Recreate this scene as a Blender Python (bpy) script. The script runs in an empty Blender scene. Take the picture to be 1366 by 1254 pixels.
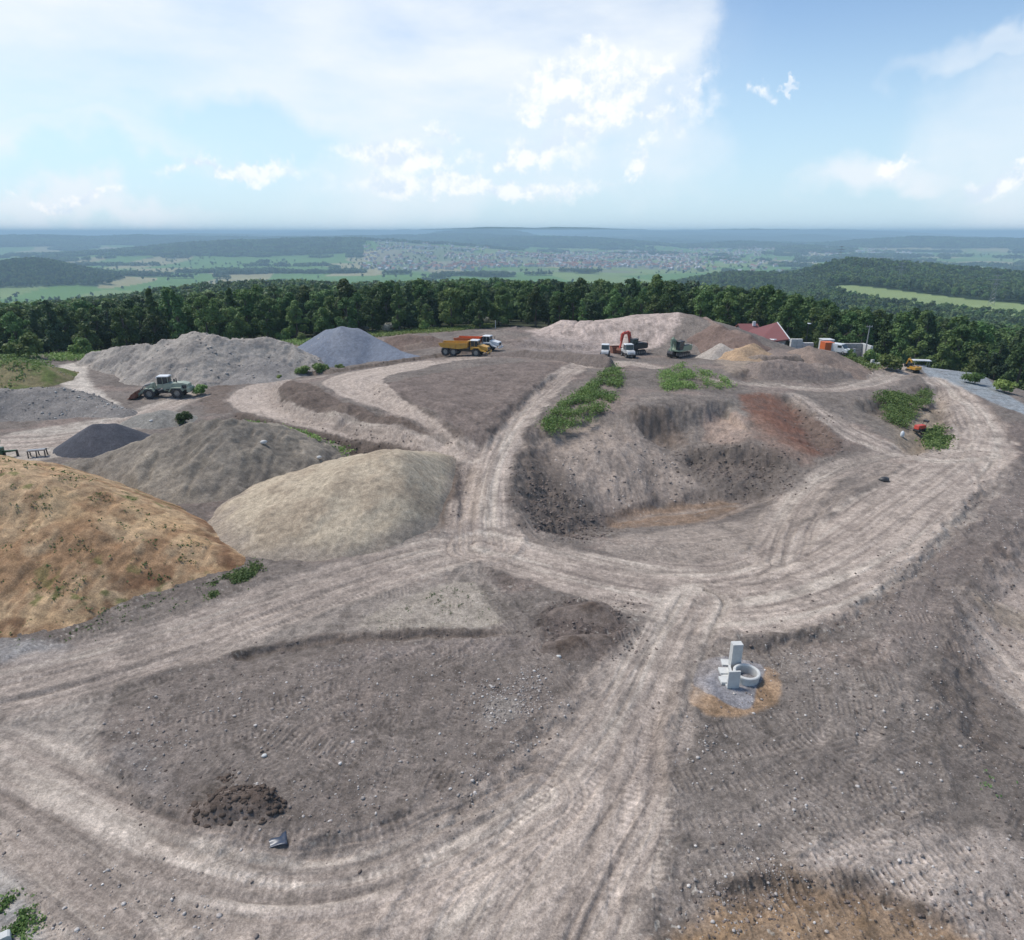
HAZE = 1.55e-4
SUN_E = 2.6; SKY_S = .105; EXPO = .48
CL_W = 7.6; VE = (6.3, 6.7, 7.15); SKYT = (.93, 1.0, 1.06)
import bpy, math, random
import numpy as np
from mathutils import Vector, Matrix
R_ = math.radians
rnd = random.Random(7)
rng = np.random.default_rng(11)
scene = bpy.context.scene
COL = scene.collection

# ------------------------------------------------------------------ camera model
FPX, CX, CY = 890.0, 683.0, 627.0
CAM_H, PITCH = 25.0, R_(19.65)
CP, SP = math.cos(PITCH), math.sin(PITCH)
def ray(px, py):
    a = (px - CX) / FPX; b = -(py - CY) / FPX
    return np.array([a, CP + b * SP, -SP + b * CP])
def P(px, py, z=0.0):
    d = ray(px, py); t = (z - CAM_H) / d[2]
    return (d[0] * t, d[1] * t, z)
def W(px, y, z):
    zc = y * CP + (CAM_H - z) * SP
    return ((px - CX) / FPX * zc, y, z)

# ------------------------------------------------------------------ noise
_tab = rng.random((256, 256)).astype(np.float32)
_tf = _tab.ravel()
def vnoise(x, y, seed=0):
    x = x + seed * 17.31; y = y + seed * 9.77
    fx = np.floor(x); fy = np.floor(y)
    xi = fx.astype(np.int32); yi = fy.astype(np.int32)
    fx = (x - fx).astype(np.float32); fy = (y - fy).astype(np.float32)
    fx = fx * fx * (3 - 2 * fx); fy = fy * fy * (3 - 2 * fy)
    x0 = xi & 255; x1 = (xi + 1) & 255; y0 = (yi & 255) << 8; y1 = ((yi + 1) & 255) << 8
    a = _tf.take(y0 + x0); b = _tf.take(y0 + x1); c = _tf.take(y1 + x0); d = _tf.take(y1 + x1)
    return (a + (b - a) * fx) * (1 - fy) + (c + (d - c) * fx) * fy
def fbm(x, y, oct=4, seed=0, gain=0.5, lac=2.07):
    s = 0; a = 1; t = 0
    x = np.asarray(x, float); y = np.asarray(y, float)
    for i in range(oct):
        s = s + a * vnoise(x, y, seed + i * 3); t += a
        a *= gain
        x, y = (x * 0.8 - y * 0.6) * lac, (x * 0.6 + y * 0.8) * lac
    return s / t
def sstep(a, b, x):
    t = np.clip((x - a) / (b - a), 0, 1)
    return t * t * (3 - 2 * t)
def mixc(c, col, m):
    m = np.asarray(m)[..., None]
    return c * (1 - m) + np.asarray(col) * m
def lin(r, g, b):
    f = lambda v: ((v / 255 + .055) / 1.055) ** 2.4 if v > 10 else v / 255 / 12.92
    return np.array([f(r), f(g), f(b)])

# ------------------------------------------------------------------ base heights of the site
G = [
 # foreground
 (-700,1500,0),(-200,1500,0),(683,1600,0),(1500,1500,-.3),(-500,1100,0),(0,1254,.1),(300,1254,0),(683,1254,0),(1000,1254,0),(1366,1254,-.5),
 (0,1050,0),(200,1130,0),(400,1155,0),(600,1100,-.1),(150,980,.1),(300,1000,.35),(450,960,.3),(600,950,.2),(310,1085,.5),(700,900,0),(550,860,.1),
 (300,870,.1),(100,920,0),(-300,900,0),(400,800,0),(560,760,0),(640,730,0),(560,810,.25),(760,830,.3),(860,780,0),(900,830,0),(860,950,0),(780,1080,0),
 (980,900,.1),(1080,840,.35),(1080,950,.2),(1050,1100,.1),(1200,1000,.1),(1200,850,.3),(1230,770,.3),(1300,690,.3),(1366,620,.2),(1366,900,-.9),(1500,800,-2.5),(1330,800,-.4),(1600,650,-4),(1366,760,-.5),
 (950,780,-.1),(1050,770,0),(1130,740,0),(1200,690,0),(1280,640,0),(1310,590,0),(1280,540,0),(1250,510,0),
 (1050,720,-.8),(1130,660,-.5),(1200,640,-.2),(950,740,-1.0),(850,735,-.9),(760,740,-.2),(1000,700,-2.2),
 # main road north and its hill
 (640,690,.3),(645,650,.7),(655,610,1.1),(690,555,2.0),(725,520,2.7),(765,493,3.1),(790,482,3.2),(850,488,3.2),(880,492,3.1),
 (600,640,.2),(590,700,0),
 (790,474,3.2),(700,472,3.1),(620,478,3.0),(560,487,2.8),(490,499,2.6),(440,510,2.5),(430,520,2.4),(480,540,2.3),(540,558,2.2),(585,582,1.8),
 (620,500,3.6),(690,490,3.6),(560,510,3.1),(600,545,2.9),(640,540,3.0),(560,535,2.7),(615,580,1.9),(635,570,2.0),(660,540,2.6),
 (620,606,1.0),(560,590,.7),(480,573,.5),(400,558,.35),(345,545,.2),(318,532,.1),(335,518,.1),(385,508,.2),
 (372,522,.3),(384,538,.6),(440,556,.8),(520,576,1.0),(395,516,2.1),(405,530,2.0),(460,546,2.2),(530,566,2.0),
 (590,606,.5),(520,598,.4),(440,583,.1),(350,565,-.1),(600,625,.3),(500,615,-.6),(420,600,-.8),
 # left yard
 (0,590,0),(100,580,0),(150,560,0),(240,530,0),(300,510,0),(60,610,0),(0,640,0),(-150,600,0),(200,620,-.3),(160,660,0),(330,640,-.3),(300,700,0),
 (0,520,0),(60,500,1),(0,478,2.2),(-60,480,3),(90,482,.6),(200,500,0),(300,480,0),(400,485,0),(480,484,.6),(540,474,1.6),(600,468,2.2),(650,462,2.4),
 (420,458,0),(500,452,1.2),(560,446,1.6),(640,444,2.2),(700,450,2.5),
 # plateau behind the road, embankment
 (700,463,2.6),(780,468,2.6),(850,472,2.6),(910,476,2.8),(960,476,2.8),(740,452,3.6),(800,458,3.1),(860,462,2.9),
 (690,434,5.2),(750,426,6.4),(850,418.5,8.0),(905,416,8.6),(800,440,5.4),(880,436,6.2),(925,420,8.4),(960,432,7.4),(1000,446,6.0),(930,456,4.2),(980,462,4.2),
 (700,440,4.4),(880,450,4.4),
 # hump with weeds and pit rim
 (820,500,3.7),(790,510,3.4),(900,503,3.4),(950,506,3.0),(985,514,2.4),(850,522,3.1),(770,530,2.7),(735,560,2.3),(715,580,1.8),
 (820,538,2.7),(850,548,2.5),(900,543,2.5),(955,533,2.3),(1000,526,2.1),(1040,522,2.0),(1070,530,1.6),(1095,560,.8),(1125,600,-.2),
 (690,600,1.2),(684,640,.9),(684,690,.2),
 # pit walls and floor
 (740,620,.6),(770,660,-1.3),(735,690,-.6),(800,600,.7),(850,640,-1.7),(800,640,-1.3),
 (765,715,-.9),(800,702,-3.0),(812,684,-3.7),(880,670,-3.8),(940,664,-3.7),(1000,660,-3.1),(960,690,-3.3),(880,702,-3.2),
 (870,580,0),(900,596,-1.1),(960,592,-.5),(930,560,1.4),(880,560,1.5),(1000,590,.2),(1040,600,.1),(1060,610,-.4),(900,630,-2.2),(960,637,-2.1),(1030,637,-1.9),(1080,628,-1.2),
 (990,560,1.5),(1040,560,1.3),(1000,620,-1.0),
 # right background
 (1000,510,2.0),(1060,517,1.7),(1120,520,1.2),(1180,508,.8),(1215,496,.6),(1130,500,1.3),(1080,495,2.3),(1020,492,2.9),(1060,478,3.4),(1000,478,3.8),(1110,482,2.2),(1160,488,1.0),
 (1100,540,.9),(1140,575,.1),(1120,530,1.2),(1150,540,1.0),(1190,530,.9),(1225,510,.6),(1160,570,.4),(1190,590,.1),
 (1225,560,-1.2),(1240,540,-1.0),(1215,590,-1.0),(1250,585,-.9),(1235,600,-.5),(1255,570,-.6),(1262,545,-.2),(1180,560,.1),
 (1290,510,0),(1330,530,0),(1400,565,-.4),(1300,497,-.3),(1366,525,-1.2),(1200,484,0),(1150,474,.2),(1100,468,.8),(1040,464,1.5),
 (1500,600,-2),(1450,545,-3),
]
GW = [(-150,0,0),(150,0,-1),(0,-120,0),(-220,90,0),(230,90,-6),(-250,-100,0),(250,-100,0)]
def a_of(px):
    return np.interp(px, [-400,0,250,500,650,900,1100,1250,1400,1800], [-2.5,-2.0,-1.0,1.5,2.5,2.0,-1.5,-6.5,-11.0,-16.0])
def farpx(x, y):
    th = np.clip(np.arctan2(x, y), -1.15, 1.15)
    return CX + FPX * np.tan(th) / CP
SCARPS = []
BUMPS = [ # px, wpx_left, wpx_right, Y, wY, amp
 (330,190,170,720,130,13),(620,120,150,640,120,6),
 (30,150,110,2900,330,70),(430,300,230,5600,700,118),(560,90,110,4700,330,40),
 (1000,100,420,1750,330,43),(1340,170,500,1500,230,3),
 (760,170,130,7600,800,88),(600,300,200,9000,900,120),(60,400,300,9500,1200,100),(1000,60,80,7600,600,50),(1080,40,60,6600,500,40),
 (1290,190,400,8200,700,105),(900,200,300,12500,1500,140),(660,130,60,11000,900,170),(300,400,300,13500,1500,168),(860,120,160,15500,1200,175),
 (1050,300,500,19000,2500,235),(450,350,400,21000,3000,245),(1250,300,500,14500,1200,125),(100,200,200,17000,1500,215),(760,200,200,24000,2500,275),
]
def zfar(x, y):
    r = np.hypot(x, y); px = farpx(x, y)
    z = a_of(px) - 0.083 * (r - 165)
    wr = sstep(1040, 1150, px)
    zr_ = np.interp(r, [0,165,210,420,640,800,1200,1700,2600,3500], [0,0,-5,-34,-56,-60,-58,-84,-150,-175]) + np.where(r < 420, a_of(px)*(1-r/420), 0)
    z = z*(1-wr) + zr_*wr
    k = 25.0
    z = -150 + k * np.logaddexp(0, (z + 150) / k)
    z = z - sstep(8000, 34000, r) * (30 + 330 * (np.abs(px - 780) / 700) ** 2)
    for (p, wl, wr, Y, wY, A) in BUMPS:
        u = (px - p) / np.where(px < p, wl, wr)
        z = z + A * np.exp(-u * u) * np.exp(-((r - Y) / wY) ** 2) * (0.8 + .4 * fbm(x / (Y * .09), y / (Y * .09), 3, 5))
    n = fbm(x / 900, y / 900, 4, 8) - .5
    z = z + (fbm(x/1500, y/900, 3, 15)-.5)*110*sstep(6500, 11000, r)
    z = z + n * 46 * sstep(1500, 4500, r) * sstep(160, 60, np.abs(px - 700) * (r < 6500))
    return z
pts = [P(*g) for g in G] + GW
for px in (-300,-100,100,300,500,700,900,1100,1300,1500):
    for yy in (190, 215):
        x = (px - CX) * yy * CP / FPX
        rr = 1.0
        pts.append((x, yy, float(zfar(np.array(x), np.array(float(yy))))))
for (px, yy, z) in [(690,165,1.5),(760,166,1.5),(840,168,1.5),(905,169,1.5),(960,160,1.5),(1020,150,.5),(1090,142,-.3),(1170,142,-1.6),(1260,140,-4),(1340,135,-6),(1450,125,-9),(1260,160,-7),(1340,160,-10),(1440,150,-13)]:
    pts.append(W(px, yy, z))
pts = np.array(pts, float)
A_ = np.hypot(pts[:,None,0]-pts[None,:,0], pts[:,None,1]-pts[None,:,1])
n_ = len(pts)
M_ = np.zeros((n_+3, n_+3)); M_[:n_,:n_] = A_ - np.eye(n_)*0.25
M_[:n_,n_] = 1; M_[n_,:n_] = 1; M_[:n_,n_+1:] = pts[:,:2]/100; M_[n_+1:,:n_] = pts[:,:2].T/100
SOL = np.linalg.solve(M_, np.concatenate([pts[:,2], [0,0,0]]))
GX0, GX1, GY0, GY1, GS = -260, 260, -60, 260, 1.0
gx = np.arange(GX0, GX1+GS, GS); gy = np.arange(GY0, GY1+GS, GS)
XX, YY = np.meshgrid(gx, gy)
HG = SOL[n_] + SOL[n_+1]*XX/100 + SOL[n_+2]*YY/100
for i in range(n_):
    HG += SOL[i]*np.hypot(XX-pts[i,0], YY-pts[i,1])
def H0(x, y):
    x = np.asarray(x, float); y = np.asarray(y, float)
    fx = np.clip((x-GX0)/GS, 0, len(gx)-1.001); fy = np.clip((y-GY0)/GS, 0, len(gy)-1.001)
    ix = fx.astype(int); iy = fy.astype(int); fx = fx-ix; fy = fy-iy
    h = (HG[iy,ix]*(1-fx)+HG[iy,ix+1]*fx)*(1-fy)+(HG[iy+1,ix]*(1-fx)+HG[iy+1,ix+1]*fx)*fy
    r = np.hypot(x, y)
    m = r > 180
    if not np.any(m): return h
    if h.ndim == 0:
        w = sstep(180, 225, r); return h*(1-w) + zfar(x, y)*w
    w = sstep(180, 225, r[m]); h[m] = h[m]*(1-w) + zfar(x[m], y[m])*w
    return h
def ground(px, py, H=None):
    """the point of the terrain seen at a pixel of the photograph"""
    H = H or H0
    d = ray(px, py); t = 12.0
    ts = np.arange(12, 186/math.hypot(d[0], d[1]), .3)
    if CAM_H + d[2]*ts[-1] > float(H(d[0]*ts[-1], d[1]*ts[-1])): ts = 160*1.006**np.arange(0, 900)
    X = d[0]*ts; Y = d[1]*ts; Z = CAM_H + d[2]*ts
    below = Z < H(X, Y)
    i = int(np.argmax(below)) if below.any() else len(ts)-1
    a, b = ts[max(i-1,0)], ts[i]
    for _ in range(18):
        m = (a+b)/2
        if CAM_H + d[2]*m < float(H(d[0]*m, d[1]*m)): b = m
        else: a = m
    return (d[0]*b, d[1]*b, CAM_H + d[2]*b)
def gline(pts_, H=None):
    return np.array([ground(p[0], p[1], H)[:2] for p in pts_])

# ------------------------------------------------------------------ 2-D distance helpers
def poly_dist(X, Y, line, ws=None):
    """signed lateral distance, arc length and half width at the nearest point of a polyline"""
    best = np.full(X.shape, 1e9); lat = np.zeros(X.shape); s = np.zeros(X.shape); w = np.zeros(X.shape)
    L = 0.0
    ws = ws if ws is not None else [1]*len(line)
    for i in range(len(line)-1):
        a = line[i]; b = line[i+1]; dx, dy = b-a; l = math.hypot(dx, dy) + 1e-9
        t = np.clip(((X-a[0])*dx+(Y-a[1])*dy)/(l*l), 0, 1)
        ex = X-(a[0]+t*dx); ey = Y-(a[1]+t*dy); d = np.hypot(ex, ey)
        m = d < best
        sg = np.sign(ex*dy-ey*dx)
        best[m] = d[m]; lat[m] = (sg*d)[m]; s[m] = (L+t*l)[m]; w[m] = (ws[i]+(ws[i+1]-ws[i])*t)[m]
        L += l
    return best, lat, s, w
def smooth_line(p, n=4, closed=False):
    p = np.asarray(p, float)
    for _ in range(2):
        q = []
        m = len(p)
        for i in range(m if closed else m-1):
            a, b = p[i], p[(i+1) % m]
            q += [a*.75+b*.25, a*.25+b*.75]
        if not closed: q = [p[0]] + q + [p[-1]]
        p = np.array(q)
    return p
def poly_sd(X, Y, poly):
    """signed distance to a closed polygon, negative inside"""
    best = np.full(X.shape, 1e9); ins = np.zeros(X.shape, bool)
    n = len(poly)
    for i in range(n):
        a = poly[i]; b = poly[(i+1) % n]; dx, dy = b-a; l2 = dx*dx+dy*dy+1e-12
        t = np.clip(((X-a[0])*dx+(Y-a[1])*dy)/l2, 0, 1)
        best = np.minimum(best, np.hypot(X-a[0]-t*dx, Y-a[1]-t*dy))
        c = (a[1] > Y) != (b[1] > Y)
        ins ^= c & (X < (b[0]-a[0])*(Y-a[1])/(b[1]-a[1]+1e-12)+a[0])
    return np.where(ins, -best, best)

# ------------------------------------------------------------------ painted zones
DARK = lin(119,110,104); LIGHT = lin(169,155,145); PALE = lin(183,171,160); BLUEG = lin(128,130,136); GREYB = lin(128,120,114)
CLOD = lin(84,75,68); OCHRE = lin(168,134,98); RED = lin(124,84,68); PURP = lin(146,130,124); REDB = lin(112,90,78)
ROADS = [ # pixels, half widths, strength
 ([(1285,785),(1330,815),(1400,870),(1480,940)], [1,3.5,4.5,5], .45),
 ([(-160,945),(-40,925),(60,905),(200,868),(330,822),(450,778),(560,745),(640,728)], [3,3,3,3,3.1,3,3,3], .75),
 ([(640,730),(638,690),(642,650),(655,605),(690,553),(728,517),(765,492),(790,482)], [2.6,2.6,2.5,2.5,2.6,2.4,2.2,2.0], 1.0),
 ([(770,490),(800,490),(840,484),(870,490)], [1.6,1.9,2.4,1.6], 1.0),
 ([(800,478),(760,473),(690,472),(620,478),(560,487),(490,499),(445,511),(470,527),(520,545),(562,563),(598,592)], [1.8,2.0,2.0,2.2,2.2,2.0,1.7,1.5,1.3,1.0,.6], .95),
 ([(628,610),(560,590),(480,573),(400,558),(348,545),(320,532),(335,520),(380,511),(430,503)], [1.3,1.3,1.3,1.5,1.8,2.2,2.1,1.5,.8], 1.0),
 ([(640,728),(720,748),(820,772),(920,790),(1020,785),(1110,750),(1180,702),(1250,652),(1298,612),(1310,580),(1292,548),(1268,522),(1250,508)], [3,3.6,4.6,5.6,6.2,5.6,5.0,4.6,4.0,3.6,3.2,2.8,2.4], 1.0),
 ([(1065,528),(1095,553),(1135,580),(1180,598),(1250,612),(1310,605)], [1.7,1.7,2.2,2.4,3,3], .85),
 ([(950,508),(1000,512),(1060,517),(1120,521),(1165,512),(1200,500),(1222,490)], [.9,1.2,1.5,2.0,2.6,2.6,2], .8),
 ([(1200,606),(1130,622),(1075,652),(1045,700),(1030,750)], [2.2,2.0,1.8,1.7,1.6], .7),
 ([(1190,625),(1130,650),(1085,690),(1070,745)], [1.0,.8,.8,.8], .6),
 ([(930,800),(893,870),(862,950),(812,1040),(745,1130),(690,1220),(650,1320)], [2.6,2.6,2.8,3.2,3.8,4.2,4.6], .8),
 ([(-220,985),(-60,1020),(60,1075),(180,1135),(330,1185),(470,1185),(600,1130),(720,1060)], [2.6,2.6,2.6,2.6,2.4,2.4,2.6,2.6], .8),
 ([(-30,1080),(60,1150),(160,1230),(230,1330)], [1.4,1.4,1.5,1.6], .7),
 ([(690,690),(720,725),(800,755),(900,765),(1000,752)], [.8,1,1,1,.8], .5),
 ([(-60,592),(60,590),(140,577),(200,550),(235,537),(262,528)], [3.6,3.4,3.0,2.6,2.2,1.8], 1.0),
 ([(860,536),(900,534),(940,531)], [.6,.7,.5], .6),
 ([(1030,662),(960,676),(880,684),(825,690)], [.5,.35,.3,.3], .7),
 ([(1000,672),(960,690),(915,702)], [.35,.35,.3], .7),
 ([(1060,690),(960,715),(860,722),(760,715)], [.8,.8,.7,.5], .5),
]
ZONES = [ # polygon in pixels, colour, edge softness, noise wobble, strength
 ([(-300,1500),(-300,950),(0,985),(110,1055),(210,1110),(350,1147),(500,1127),(600,1085),(680,1015),(760,925),(880,822),(930,822),(905,905),(890,1000),(872,1100),(850,1254),(800,1500)], LIGHT*.9, .5, .7, .9),
 ([(470,842),(500,815),(632,762),(668,828),(672,836),(560,838)], lin(158,148,134), .25, .3, .9),
 ([(690,436),(905,417),(916,440),(895,470),(700,464)], lin(176,160,152), .8, .8, .95),
 ([(700,470),(690,452),(740,448),(800,462),(860,478),(800,476)], lin(140,130,126), 1., 1., .7),
 ([(700,585),(760,560),(835,555),(880,592),(900,620),(935,655),(870,672),(810,678),(785,655),(735,630)], lin(152,138,128), 1.6, 2.0, .85),
 ([(832,550),(880,545),(905,560),(928,592),(880,588),(850,572)], lin(112,99,90), .4, .6, .85),
 ([(962,536),(990,531),(1006,552),(1030,582),(985,590),(972,560)], lin(122,114,107), .5, .6, .8),
 ([(935,548),(985,545),(1000,575),(985,600),(945,590)], lin(158,138,126), .5, .7, .8),
 ([(975,526),(1035,524),(1085,552),(1128,604),(1080,610),(1040,592),(1010,568)], lin(116,84,71), .6, .9, .95),
 ([(1000,548),(1030,570),(1075,600),(1090,625),(1040,612),(1000,585)], lin(132,108,96), .6, .8, .6),
 ([(806,686),(870,671),(945,663),(1005,668),(975,690),(890,703),(822,702)], lin(126,106,90), .3, .5, .9),
 ([(700,610),(745,640),(800,690),(790,715),(740,712),(700,680)], lin(98,90,85), .8, 1.2, .75),
 ([(900,598),(1000,590),(1065,620),(1060,650),(960,658),(925,640)], lin(96,88,83), .8, 1.2, .75),
 ([(912,935),(925,905),(950,900),(1008,900),(1022,882),(1040,895),(1043,925),(1030,942),(985,955),(940,955)], lin(176,142,108), .12, .18, .95),
 ([(938,877),(990,877),(1022,884),(1019,905),(1008,918),(1004,943),(985,946),(920,913),(928,895)], lin(150,150,158), .06, .1, 1.0),
 ([(880,1290),(960,1200),(1060,1165),(1160,1180),(1330,1270),(1300,1330),(900,1330)], lin(148,120,90), .8, 1.2, .75),
 ([(1040,1165),(1130,1100),(1250,1110),(1366,1120),(1450,1290),(1366,1290),(1200,1190)], lin(158,146,138), .5, .9, .85),
 ([(1275,840),(1310,765),(1366,700),(1600,650),(1600,900),(1450,960),(1300,890)], lin(164,150,141), .7, .8, .9),
 ([(1290,780),(1366,810),(1500,850),(1500,870),(1366,835),(1290,800)], lin(108,94,74), .5, .6, .8),
 ([(1220,700),(1290,640),(1340,560),(1366,560),(1450,620),(1366,690),(1300,760),(1250,880),(1180,880),(1180,800)], lin(116,104,99), 1.0, 1.0, .8),
 ([(1264,540),(1300,520),(1345,565),(1366,600),(1340,620),(1330,570)], lin(126,112,104), .8, .8, .7),
 ([(1208,488),(1240,487),(1275,497),(1330,524),(1420,565),(1420,574),(1340,545),(1262,509),(1236,510)], lin(138,143,148), .3, .3, 1.0),
 ([(1255,486),(1300,500),(1366,523),(1430,548),(1430,522),(1366,506),(1300,490)], lin(88,98,58), .6, .6, .8),
 ([(1205,612),(1180,560),(1205,545),(1250,520),(1262,560),(1255,600)], lin(150,136,120), .8, .8, .8),
 ([(955,465),(1005,462),(1010,490),(975,505),(950,480)], lin(158,142,126), .8, 1., .6),
 ([(1120,480),(1165,478),(1185,492),(1150,505)], lin(176,158,146), .6, .8, .6),
 ([(160,985),(205,1000),(225,1075),(180,1070),(140,1020)], lin(128,128,130), .5, .6, .7),
 ([(635,940),(690,925),(700,960),(650,975)], lin(170,166,160), .3, .5, .75),
 ([(-40,855),(60,852),(110,868),(60,885),(-60,890)], lin(140,138,138), .4, .5, .7),
 ([(-60,1140),(20,1150),(55,1200),(40,1300),(-60,1300)], lin(150,148,146), .4, .5, .8),
 ([(1200,870),(1250,850),(1245,1000),(1215,930)], lin(100,92,88), .5, .8, .6),
 ([(410,880),(560,850),(720,850),(720,870),(560,875),(420,905)], lin(136,126,124), .3, .4, .6),
 ([(720,810),(790,800),(850,830),(830,870),(760,878),(715,860)], lin(88,78,74), .5, 1., .85),
 ([(372,521),(386,509),(428,522),(470,543),(540,565),(604,600),(560,586),(480,569),(400,551),(378,537)], lin(102,88,80), .3, .5, .9),
 ([(305,545),(318,551),(360,567),(440,585),(520,599),(604,622),(598,642),(560,614),(470,608),(420,618),(380,602),(330,577)], lin(98,86,79), .3, .6, .9),
 ([(508,514),(560,501),(700,482),(760,484),(722,510),(684,550),(650,602),(622,592),(590,562),(540,537)], lin(114,100,93), .4, .6, .8),
 ([(262,530),(300,505),(330,498),(312,518),(303,536),(312,552),(275,552)], lin(112,99,91), .5, .7, .85),
 ([(0,578),(100,566),(190,545),(250,522),(266,524),(250,540),(180,575),(90,612),(-40,620)], lin(178,168,158), .6, .6, .8),
 ([(-260,880),(60,900),(140,930),(140,1000),(190,1075),(110,1055),(0,985),(-260,960)], lin(150,140,132), .7, .9, .8),
 ([(270,876),(330,840),(420,795),(560,748),(640,738),(700,838),(560,838),(430,850)], lin(146,136,128), .5, .7, .7),
 ([(75,487),(126,481),(112,502),(140,528),(168,545),(120,537),(84,514)], lin(190,180,170), .5, .6, .9),
 ([(770,718),(880,706),(1000,692),(1060,652),(1125,640),(1045,720),(1000,762),(860,758)], lin(150,138,129), .6, .8, .75),
 # BANKS
 ([(590,640),(606,622),(612,655),(604,700),(586,712)], lin(100,88,80), .3, .4, .8),
 ([(690,610),(722,590),(760,620),(800,690),(760,715),(700,690)], lin(96,86,80), .6, .8, .6),
 ([(1060,530),(1090,545),(1128,600),(1100,612),(1080,585)], lin(104,94,88), .6, .8, .7),
 ([(1125,540),(1170,530),(1235,515),(1250,525),(1215,560),(1190,590),(1150,570)], lin(132,122,113), .6, .8, .7),
 ([(240,1045),(320,1035),(370,1075),(420,1095),(350,1125),(270,1110)], CLOD, .3, .6, .85),
]
POST0 = [
 ([(128,975),(150,938),(230,908),(300,886),(430,858),(560,848),(690,846),(742,868),(770,905),(750,935),(700,990),(640,1050),(560,1098),(470,1128),(350,1142),(240,1107),(165,1062),(135,1012)], lin(118,108,102), .7),
 ([(906,905),(918,872),(950,856),(1030,850),(1100,836),(1180,790),(1250,718),(1320,640),(1366,605),(1400,640),(1366,690),(1300,765),(1262,850),(1245,980),(1290,1090),(1130,1100),(1040,1160),(960,1190),(905,1180),(884,1075),(890,1000)], lin(122,113,107), .55),
]
POST = [
 ([(372,521),(386,509),(428,522),(470,543),(540,565),(604,600),(560,586),(480,569),(400,551),(378,537)], lin(100,88,81), .3, .5, .9),
 ([(305,549),(345,561),(400,573),(480,590),(560,606),(606,622),(598,642),(560,618),(470,610),(420,618),(380,602),(330,577)], lin(98,87,80), .3, .6, .9),
 ([(512,516),(560,503),(700,482),(760,484),(722,510),(684,550),(650,602),(622,592),(590,562),(540,537)], lin(116,104,98), .4, .6, .8),
 ([(424,512),(455,498),(520,488),(580,480),(580,489),(522,499),(508,508),(516,518),(540,540),(560,554),(592,577),(614,601),(600,594),(560,567),(520,550),(480,536),(445,523)], LIGHT, .3, .5, .9),
 ([(305,536),(312,522),(340,511),(390,504),(386,512),(371,522),(374,536),(392,549),(440,561),(500,577),(560,591),(618,601),(622,613),(600,615),(560,603),(520,593),(480,586),(440,580),(390,568),(345,557),(315,547)], LIGHT, .3, .5, .9),
]
SCARPS = [ # edge line in pixels (drop on its right hand side), rise above, drop below, width, reach, soil darkness
 ([(380,510),(371,524),(388,541),(440,558),(520,578),(590,600)], .7, .3, 2.0, 7, .8),
 ([(318,549),(345,561),(400,573),(480,589),(560,604),(606,622)], .35, 1.0, 1.8, 8, .8),
 ([(505,510),(540,538),(580,560),(612,582),(636,606)], .6, .1, 2.6, 8, .5),
 ([(640,604),(665,560),(700,525),(740,497)], .5, .2, 1.4, 6, .5),
 ([(686,712),(682,660),(690,605),(712,570),(745,540)], .2, 1.0, 3.5, 12, .25),
 ([(832,556),(850,548),(880,543),(920,545),(960,536),(990,542)], .5, 1.3, 2.9, 10, .05),
 ([(890,604),(930,595),(1000,598),(1040,606),(1068,630)], .3, 1.0, 2.6, 7, .25),
 ([(690,690),(740,690),(790,682),(830,676),(880,664),(940,655),(1000,655),(1060,650)], .1, .4, 1.4, 5, .25),
 ([(1062,528),(1095,562),(1128,602)], .3, 1.0, 2.2, 8, .5),
 ([(1120,541),(1170,531),(1215,520),(1245,512)], .3, 1.1, 3.0, 8, .3),
 ([(1262,520),(1270,560),(1258,595),(1225,612)], .0, .9, 1.4, 5, .5),
 ([(262,886),(340,862),(440,848),(560,842),(700,840)], .05, .28, .5, 4, .7),
 ([(150,985),(165,1040),(240,1100),(350,1143),(520,1127),(640,1062),(700,1000),(762,930),(790,890)], .14, .06, .7, 3, .35),
 ([(1245,1000),(1252,880),(1298,765),(1366,690)], .15, .55, 2.6, 8, .3),
 ([(940,865),(1020,850),(1090,838),(1180,785),(1250,712),(1312,640)], .05, .35, .9, 5, .4),
 ([(930,1190),(1050,1158),(1140,1175),(1230,1212),(1310,1254)], .15, .2, .8, 4, .6),
 ([(905,905),(890,1000),(884,1070)], .05, .2, .5, 3, .4),
 ([(960,500),(1040,492),(1110,492),(1160,498)], .5, .4, 1.8, 6, .4),
 ([(985,478),(1060,484),(1120,480)], .5, .5, 1.4, 5, .4),
 ([(330,503),(400,500),(470,494),(560,479),(640,468)], .55, .1, 1.2, 2.5, .7),
 ([(600,700),(612,655),(606,624)], .0, .5, .8, 3, .6),
 ([(690,455),(760,462),(800,463)], .3, .5, 1.4, 5, .2),
]
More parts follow.
